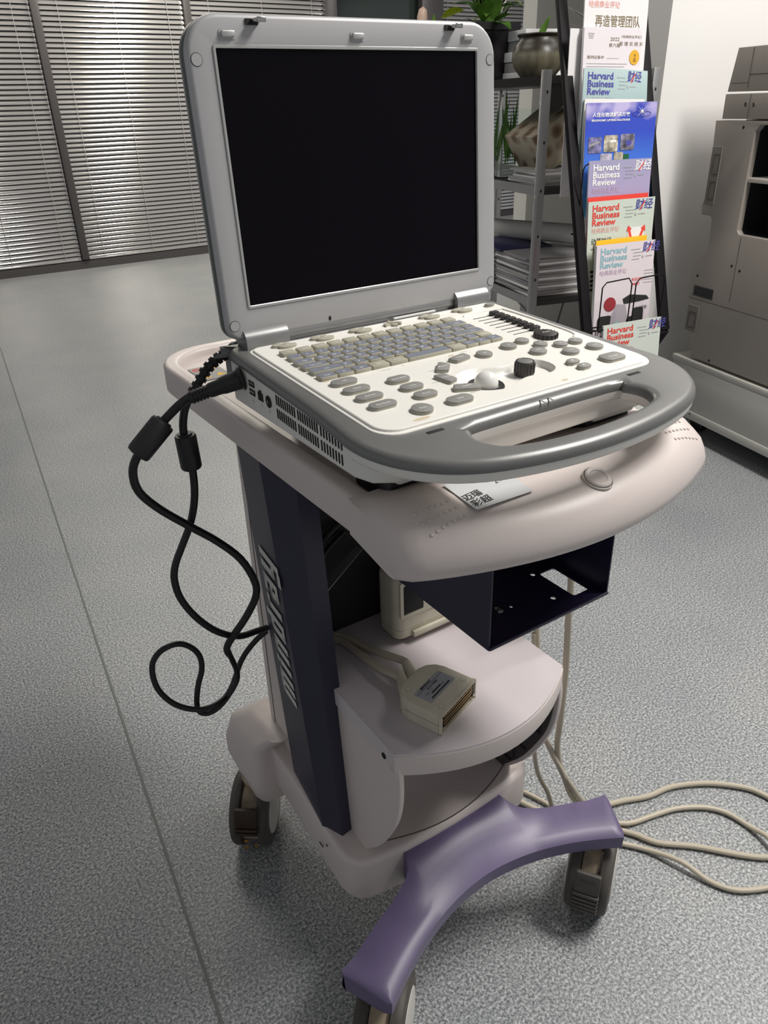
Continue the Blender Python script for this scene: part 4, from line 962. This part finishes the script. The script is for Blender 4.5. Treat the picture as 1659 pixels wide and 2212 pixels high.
# wire pockets
def pocket(z0, y_off, h, label=None):
    wv = MB(rackm); base_ = legpt(z0)+RN*.020
    M = frame(base_, RE, UPV, RN)
    for x0, x1 in ((.022, .118), (.132, .228)):
        wv.tube([(x0, 0, 0), (x0, h-.012, 0), (x0+.012, h, 0), (x1-.012, h+.004, 0), (x1, h-.012, 0), (x1, 0, 0)], .0018, 6, M)
    wv.tube([(-.005, 0, 0), (.262, 0, 0)], .0022, 6, M).tube([(-.005, 0, -.03), (.262, 0, -.03)], .0022, 6, M)
    for x in (.022, .075, .125, .175, .228): wv.tube([(x, 0, 0), (x, -.004, -.03)], .0016, 6, M)
    P(rk, 'wire_pocket', wv)
pocket(.550, 0, .125)
wv = MB(rackm); M = frame((1.1660, .770, .80), RE, UPV, RN)
wv.tube([(-.012, -.02, 0), (-.012, .135, 0), (-.006, .146, 0), (.004, .150, 0)], .0020, 6, M).tube([(-.03, -.02, -.005), (.0, -.03, .01)], .0020, 6, M)
P(rk, 'wire_pocket', wv)

# ------------------------------------------------------------------ shelf unit behind
SL = Vector((.26, .966, 0)).normalized(); SR = Vector((.966, -.26, 0)).normalized()
SM = frame((1.278, 1.055, 0), SR, SL)
sh = thing('shelf_unit', 'open shelf unit with grey metal posts and black boards behind the monitor lid', 'shelf unit', (1.278, 1.055, 0))
SW, SLn = .36, 1.0
for z in (.10, .535, .868, 1.160):
    P(sh, 'shelf_board', MB(mat('shelf_black', (.018, .016, .015), .4)).box((SW/2, SLn/2, z-.010), (SW, SLn, .022), SM, bev=.002).m(postm if z < 1.1 else rackm).box((-.002, SLn/2, z-.010), (.006, SLn, .026 if z < 1.1 else .022), SM))
for x, y in ((0, 0), (SW, 0), (0, SLn), (SW, SLn), (.0, .52)):
    pm_ = MB(postm).box((x, y, .59), (.024, .022, 1.17), SM, bev=.002).m(dark)
    for k in range(9): pm_.box((x-.0002, y-.0112, .08+k*.13), (.005, .001, .008), SM)
    P(sh, 'post', pm_)
bc = MB(postm)
for a, b_ in (((.0, 1.0, .10), (.36, 1.0, .50)), ((.36, 1.0, .10), (.0, 1.0, .50))):
    a, b_ = SM @ Vector(a), SM @ Vector(b_); bc.tube([a, b_], .004, 6)
a, b_ = SM @ Vector((.02, .02, .10)), SM @ Vector((.36, .35, .53)); bc.tube([a, b_], .004, 6)
a, b_ = SM @ Vector((.36, .02, .10)), SM @ Vector((.06, .35, .53)); bc.tube([a, b_], .004, 6)
P(sh, 'cross_brace', bc)
P(sh, 'corner_gusset', MB(mat('shelf_black', (.018, .016, .015), .4)).prism([(.0, 1.150), (.12, 1.150), (.10, 1.10), (.02, 1.06)], 0, .002, SM @ frame((0, .012, 0), (1, 0, 0), (0, 0, 1))))
def on(x, y, z): return SM @ Vector((x, y, z))
ORD = ['topmost', 'second', 'third', 'fourth', 'fifth', 'sixth', 'seventh', 'eighth', 'ninth', 'tenth', 'eleventh', 'twelfth', 'thirteenth', 'fourteenth']
def nth(k, n):   # k counted from the bottom of a pile of n
    return 'lowest' if k == 0 else ('topmost' if k == n-1 else ORD[n-1-k]+' from top')
# leaf helper
def leaf(mb, base_, d, L_, W_, up=(0, 0, 1), fold=.2, droop=.3):
    d = Vector(d).normalized(); s = d.cross(Vector(up)); s = s.normalized() if s.length > 1e-3 else Vector((1, 0, 0)); n = s.cross(d)
    t = bmesh.new(); K = 8; rows = []
    for k in range(K+1):
        u = k/K; w_ = W_*math.sin(math.pi*min(1, u**.75*.97+.03))*.5*(1 if k < K else 0); c = Vector(base_)+d*L_*u-Vector((0, 0, 1))*droop*L_*u*u
        rows.append([t.verts.new(c-s*w_+n*fold*w_), t.verts.new(c), t.verts.new(c+s*w_+n*fold*w_)])
    for a, b_ in zip(rows, rows[1:]):
        for j in (0, 1): t.faces.new((a[j], b_[j], b_[j+1], a[j+1]))
    r_ = bmesh.ops.solidify(t, geom=list(t.faces), thickness=.0006); mb.add(t)
# glazed round pot
pt = on(.135, .300, 1.162)
gp = thing('plant_pot', 'round ribbed grey-green glazed pot with a single pale leaf on the top shelf', 'plant pot', pt)
PS = .082
pb_ = MB(potm).lathe([(0, 0), (.050, 0), (.058, .008), (.076, .030), (.084, .052), (.083, .072), (.073, .092), (.064, .102), (.063, .110), (.070, .118), (.068, .121), (.058, .112), (.056, .100), (.0, .098)], 40)
pb_.build('pot', gp, M=ID)
MB(soil).lathe([(0, .104), (.055, .103)], 20).build('soil', gp, M=ID)
lf = MB(leafm); leaf(lf, (-.005, 0, .10), (.35, -.25, 1), .085, .022, (.3, 1, 0), droop=.1); leaf(lf, (.0, 0, .10), (.8, .1, .45), .075, .016, droop=.3); leaf(lf, (.01, 0, .10), (.9, .3, .35), .09, .018, droop=.5)
lf.build('leaf', gp, M=ID)
# black square pot with pothos
bp_ = thing('plant_pot', 'tall black square pot with broad green leaves on the top shelf', 'plant pot', on(.10, .60, 1.162))
q = MB(mat('pot_black', (.012, .010, .012), .25)); Mq = RZ(R(-15))
q.loft([[(x, y, z) for x, y in rrect(-r_, -r_, r_, r_, .012, 3)] for r_, z in ((.062, 0), (.078, .145), (.084, .150), (.084, .172), (.076, .172), (.074, .150))], Mq)
q.build('pot', bp_, M=ID); MB(soil).box((0, 0, .150), (.14, .14, .01), Mq).build('soil', bp_, M=ID)
lf = MB(leafm); rnd = random.Random(5)
for k in range(46):
    a = rnd.uniform(0, 6.28); el = rnd.uniform(.2, 1.3); L_ = rnd.uniform(.08, .13); st_ = rnd.uniform(.0, .10)
    b0 = (math.cos(a)*.03*rnd.random()*2, math.sin(a)*.03*rnd.random()*2, .16+st_)
    leaf(lf, b0, (math.cos(a)*math.cos(el), math.sin(a)*math.cos(el), math.sin(el)), L_, L_*rnd.uniform(.38, .55), droop=rnd.uniform(.1, .5))
lf.build('leaf', bp_, M=ID)['kind'] = 'stuff'
lf = MB(leafp)
for k in range(9):
    a = rnd.uniform(0, 6.28); lf.tube([(0, 0, .15), (math.cos(a)*.05, math.sin(a)*.05, .24), (math.cos(a)*.11, math.sin(a)*.11, .26+rnd.uniform(-.05, .06))], .0020, 6, sub=4)
o = lf.build('stem', bp_, M=ID); o['kind'] = 'stuff'
# yellow leaf plant sticking up behind the lid
yp = thing('potted_plant', 'small plant with one bright yellow-green leaf showing above the monitor lid', 'potted plant', on(.02, .80, 1.162))
MB(MATS['pot_black']).lathe([(0, 0), (.05, 0), (.06, .09), (.064, .095), (.058, .095), (0, .085)], 24).build('pot', yp, M=ID)
q = MB(leafy); leaf(q, (-.03, -.02, .205), (.9, -.3, .35), .095, .058, (0, .5, 1), droop=.1); leaf(q, (.05, -.10, .190), (.5, -.2, .3), .045, .030, droop=.1); q.build('leaf', yp, M=ID)
q = MB(leafm); leaf(q, (-.045, 0, .165), (-.1, -.1, 1), .055, .022, (0, 1, 0), droop=0); q.build('leaf', yp, M=ID)
MB(mat('stem_pink', (.65, .42, .30), .5)).tube([(0, 0, .08), (-.01, 0, .13), (.0, 0, .184), (.02, -.01, .165), (.028, -.01, .14)], .004, 8, sub=4).build('stem', yp, M=ID)
fig = MB(mat('figurine_peach', (.70, .50, .38), .4)).lathe([(0, 0), (.035, 0), (.030, .10), (.016, .17), (.012, .205), (.020, .225), (.015, .25), (0, .262)], 18, M=T(*on(-.03, .96, 1.162)) @ RY(R(8)))
tag(fig.build('figurine'), 'tiny peach coloured ornament peeking over the monitor lid beside the dark post', 'ornament')
# papers and odds behind the glazed pot
for k, (w_, m_) in enumerate(((.20, paper), (.19, paperg), (.20, paper), (.17, paperg), (.18, paper))): tag(MB(m_).box((.21, .48+.01*(k % 2), 1.170+k*.030-.0), (w_*.8, .16, .029), SM, bev=.002).build('folder'), 'pale folder behind the ribbed glazed pot, %s in its stack' % nth(k, 5), 'folder', 'folders stacked on the top shelf')
wr = MB(chrome).tube([on(.18, .20, 1.30), on(.24, .16, 1.275), on(.33, .10, 1.262)], .002, 6, sub=4).tube([on(.10, .30, 1.40), on(.20, .20, 1.33), on(.30, .15, 1.275)], .002, 6, sub=4)
tag(wr.build('wire'), 'thin silver wires sticking up behind the ribbed glazed pot', 'wire')
# middle shelf: glass tank with plant, patterned box, paper pile
tk = thing('glass_tank', 'clear glass tank on the middle shelf', 'glass tank', on(.16, .42, .868))
g = MB(glass)
for c_, d_ in (((.17, .34, .975), (.26, .003, .20)), ((.17, .62, .975), (.26, .003, .20)), ((.04, .48, .975), (.003, .28, .20)), ((.30, .48, .975), (.003, .28, .20)), ((.17, .48, .872), (.26, .28, .003))): g.box(c_, d_, SM)
P(tk, 'pane', g)
pl_ = thing('water_plant', 'narrow green leaves hanging inside the clear tank', 'plant', on(.10, .42, .876))
q = MB(leafm)
for k in range(16):
    a = rnd.uniform(-.6, .6); leaf(q, (rnd.uniform(-.03, .03), rnd.uniform(-.06, .08), .03+rnd.uniform(0, .03)), (a*.3, rnd.uniform(-.3, .3), 1), rnd.uniform(.13, .24), .014, (1, 0, 0), droop=.05)
o = q.build('leaf', pl_, M=ID); o['kind'] = 'stuff'
patm, nt, b = nodes('letter_pattern')
tc = nt.nodes.new('ShaderNodeTexCoord'); vz = nt.nodes.new('ShaderNodeTexVoronoi'); vz.inputs['Scale'].default_value = 22
rr_ = ramp(nt, [(.0, (.08, .045, .02)), (.30, (.17, .11, .06)), (.55, (.38, .33, .25))]); nt.links.new(tc.outputs['Object'], vz.inputs['Vector']); nt.links.new(vz.outputs['Distance'], rr_.inputs['Fac']); nt.links.new(rr_.outputs['Color'], b.inputs['Base Color'])
bx_ = MB(patm).box((0, 0, 0), (.15, .20, .12), M=SM @ T(.12, .20, .990) @ RY(R(-32)) @ RX(R(0)), bev=.004)
o = tag(bx_.build('patterned_box'), 'slanted brown and cream patterned box behind the post on the middle shelf', 'box')
for k in range(7): tag(MB(paper if k % 2 else paperg).box((0, 0, 0), (.26, .20, .0055), M=SM @ T(.15+rnd.uniform(-.012, .012), .13+rnd.uniform(-.01, .01), .8715+k*.006) @ RZ(rnd.uniform(-.08, .08))).build('booklet'), 'thin pale booklet below the patterned box, %s in its stack' % nth(k, 7), 'booklet', 'pale booklets below the patterned box')
t = tag(MB(mat('cardboard_dark', (.05, .045, .04), .7)).box((.30, .16, .965), (.09, .16, .10), SM, bev=.003).m(paperg).box((.254, .10, .965), (.003, .018, .10), SM).build('dark_box'), 'dark box at the right end of the middle shelf behind the rack leg', 'box')
for k, (m_, lb_) in enumerate(((orange, 'lowest'), (red, 'second lowest'), (paper, 'middle'), (mat('violet_cover', (.35, .22, .55), .5), 'upper'))):
    tag(MB(m_).box((.07, .50, .8760+k*.0105), (.15, .17, .0095), SM @ T(.004*k, .003*k, 0), bev=.001).build('booklet') if False else MB(m_).box((.10, .75, .8760+k*.0105), (.15, .17, .0095), SM @ T(.004*k, .003*k, 0), bev=.001).build('booklet'), 'booklet at the back of the middle shelf behind the lid, %s in its pile' % lb_, 'booklet', 'booklets piled on the middle shelf')
# bottom shelf: magazines, paper roll, white cup with plant, orange bag
for k in range(15):
    m_ = paper if k % 3 == 0 else (paperg if k % 3 == 1 else mat('cover_grey', (.25, .24, .25), .4))
    tag(MB(m_).box((0, 0, 0), (.30, .25, .0072), M=SM @ T(.165+rnd.uniform(-.008, .008), .155+k*.002, .5395+k*.0078) @ RZ(rnd.uniform(-.06, .06)), bev=.001).build('magazine'), 'magazine on the low shelf behind the grey post, %s in the thick pile' % nth(k, 15), 'magazine', 'magazines piled behind the grey post')
for k, (m_, lb_) in enumerate(((mat('navy_cover', (.03, .03, .09), .35), 'topmost dark blue'), )):
    tag(MB(m_).box((0, 0, 0), (.20, .20, .006), M=SM @ T(.10, .34, .6590) @ RX(R(4)), bev=.001).build('magazine'), 'dark blue magazine lying on the pile below the paper roll', 'magazine')
for k in range(12): tag(MB(paper if k % 2 else paperg).box((0, 0, 0), (.22, .26, .0070), M=SM @ T(.10+rnd.uniform(-.01, .01), .46+rnd.uniform(-.01, .01), .5395+k*.0076) @ RZ(rnd.uniform(-.08, .08)), bev=.001).build('magazine'), 'pale magazine on the low shelf by the monitor lid, %s in its pile' % nth(k, 12), 'magazine', 'pale magazines piled beside the lid')
tag(MB(mat('roll_cream', (.62, .60, .56), .5)).tube([on(.02, .62, .690), on(.30, .12, .695)], .032, 20).build('paper_roll'), 'pale paper roll lying across the magazines on the low shelf', 'paper roll')
tag(MB(orange).prism(rrect(-.06, -.05, .07, .05, .02, 4), 0, .022, SM @ T(.27, .065, .535) @ RZ(.4), bt=.008).build('orange_bag') if False else MB(orange).prism(rrect(-.05, -.012, .06, .012, .008, 4), 0, .026, SM @ T(.27, .014, .5352), bt=.008).build('orange_bag'), 'crumpled orange bag at the edge of the low shelf', 'bag')

# ------------------------------------------------------------------ photocopier on its stand
CM = frame((1.83, .70, 0), UU, VV, (0, 0, 1))      # x back along the side, y into the machine (right)
CS = frame((1.83, .70, 0), UU, UPV, -VV)  # side plane: x along, y up, z towards viewer
def onS(name, parent, mb, label=None): return P(parent, name, mb, label)
cp = thing('photocopier', 'tall beige-grey photocopier with a dark paper outlet at the right edge', 'photocopier', (1.83, .70, .28))
bodyp = [(.218, 1.029), (.213, .958), (.211, .80), (.2200, .782), (.2150, .752), (.172, .751), (.165, .742), (.158, .638), (.218, .614), (.214, .50), (.215, .404), (.186, .366), (.160, .328), (.157, .287), (-.62, .287), (-.62, 1.029)]
win = [(.046, 1.000), (.030, 1.018), (-.30, 1.018), (-.30, .711), (.035, .711), (.046, .722)]
b_ = MB(copm).prism(bodyp, -.02, 0, CS, holes=[win], bt=.002, seg=2)
b_.prism([(x, z) for x, z in bodyp], -.55, -.12, CS)
inner = MB(copk).prism([(.20, 1.02), (-.60, 1.02), (-.60, .30), (.15, .30), (.15, .72), (.20, .80)], -.12, -.02, CS, holes=[[(x+.004, z) for x, z in win]])
P(cp, 'body', b_); P(cp, 'inner_block', inner)
P(cp, 'outlet_recess', MB(copk).box((-.12, .865, -.118), (.36, .33, .006), CS))
fr2 = MB(copl).prism([(x*1.0+(.006 if x > 0 else 0), z-(.006 if z < .8 else 0)) for x, z in win], -.02, .001, CS, holes=[[(x-.001 if x > 0 else x, z) for x, z in win]])
P(cp, 'outlet_rim', fr2)
P(cp, 'outlet_shelf', MB(copl).box((-.12, .868, -.060), (.34, .014, .11), CS, bev=.003))
P(cp, 'paper_guide', MB(mat('guide_green', (.45, .55, .46), .4)).box((-.085, .735, -.04), (.012, .09, .05), CS))
P(cp, 'scanner_unit', MB(copm).prism([(.192, 1.0335), (.193, 1.101), (-.62, 1.101), (-.62, 1.0335)], -.55, .001, CS, bt=.003, seg=2))
P(cp, 'document_cover', MB(copm).prism([(.1885, 1.107), (.171, 1.222), (-.62, 1.222), (-.62, 1.107)], -.50, .001, CS, bt=.004, seg=2))
sm_ = MB(mat('copier_seam', (.09, .08, .07), .7))
sm_.box((.106, 1.166, .0012), (.0022, .105, .001), CS).box((-.20, 1.150, .0012), (.61, .0026, .001), CS).box((.14, 1.129, .0012), (.07, .0016, .001), CS)
sm_.box((.086, 1.067, .0012), (.0018, .064, .001), CS).box((.022, .604, .0002), (.0018, .200, .001), CS).box((-.14, .484, .0002), (.70, .0022, .001), CS)
P(cp, 'panel_seam', sm_)
gp_ = MB(dark)
for x, z in ((.101, 1.072), (.069, 1.071)): gp_.m(chrome).lathe([(0, 0), (.006, 0), (.006, .002), (.003, .0015), (0, .001)], 12, CS @ T(x, z, .001)).m(dark).lathe([(.0, .0016), (.0022, .0018)], 8, CS @ T(x, z, .001))
for x, z in ((.095, 1.011), (.040, .615), (.003, .605), (.064, .297), (.186, .560)): gp_.lathe([(0, 0), (.0045, 0), (.0045, .0006), (0, .0006)], 10, CS @ T(x, z, 0))
P(cp, 'screw_hole', gp_)
P(cp, 'side_latch_plate', MB(copd).prism([(.2110, .955), (.168, .957), (.166, .95), (.1665, .79), (.175, .783), (.2100, .785)], 0, .002, CS, bt=.001, seg=1))
q = MB(mat('copier_seam', (.09, .08, .07), .7))
for z0, z1 in ((.875, .935), (.80, .855)): q.prism(rrect(.168, z0, .196, z1, .002, 2), .002, .003, CS, holes=[rrect(.171, z0+.003, .193, z1-.003, .001, 2)])
P(cp, 'latch', q)
P(cp, 'hand_slot', MB(copk).prism(rrect(.100, .496, .190, .527, .003, 2), 0, .0012, CS).m(copd).prism(rrect(.096, .492, .196, .531, .004, 2), 0, .0008, CS, holes=[rrect(.100, .496, .190, .527, .003, 2)]))
P(cp, 'tray_latch', MB(copd).prism(rrect(.150, .372, .205, .462, .004, 2), 0, .002, CS, bt=.001, seg=1).m(MATS['copier_seam']).prism(rrect(.158, .385, .195, .440, .003, 2), .002, .003, CS, holes=[rrect(.162, .389, .191, .436, .002, 2)]))
std = thing('copier_stand', 'low pale grey wheeled stand under the photocopier', 'stand', (1.83, .70, 0))
s_ = MB(stand).prism(rrect(.238, -.55, .240, .6, .0, 1), 0, .1, CS) if False else MB(stand)
s_.box((-.20, .272, .268), (.88, .56, .020), CM @ T(0, 0, 0), bev=.004)
s_.box((-.20, .272, .166), (.87, .55, .186), CM, bev=.006)
s_.box((-.20, .0, .085), (.875, .012, .030), CM @ T(0, -.002, 0), bev=.004)
P(std, 'cabinet', s_)
P(std, 'hole', MB(dark).lathe([(0, 0), (.003, 0), (.003, .0006), (0, .0006)], 10, CS @ T(.10, .092, .010)))
for x, y in ((.14, .08), (-.52, .08), (.14, .46), (-.52, .46)):
    P(std, 'caster', MB(black).prism(circ(0, .034, .034, n=20), -.014, .014, CM @ T(x, y, 0) @ RX(R(90))).m(MATS['knob_dark'] if 'knob_dark' in MATS else black).box((x, y, .066), (.03, .03, .02), CM))
P(std, 'under_shadow_block', MB(dark).box((-.20, .30, .05), (.70, .40, .05), CM))  # dark block painted in for the black shadow beneath the cabinet
t = MB(black).tube([(1.745, .985, .36), (1.72, .95, .26), (1.69, .90, .14), (1.62, .84, .02), (1.52, .72, .006), (1.40, .60, .006)], .005, 8, sub=4)
tag(t.build('mains_cable'), 'black mains cable running down beside the photocopier stand', 'cable')
bpy.data.objects.remove(_to)
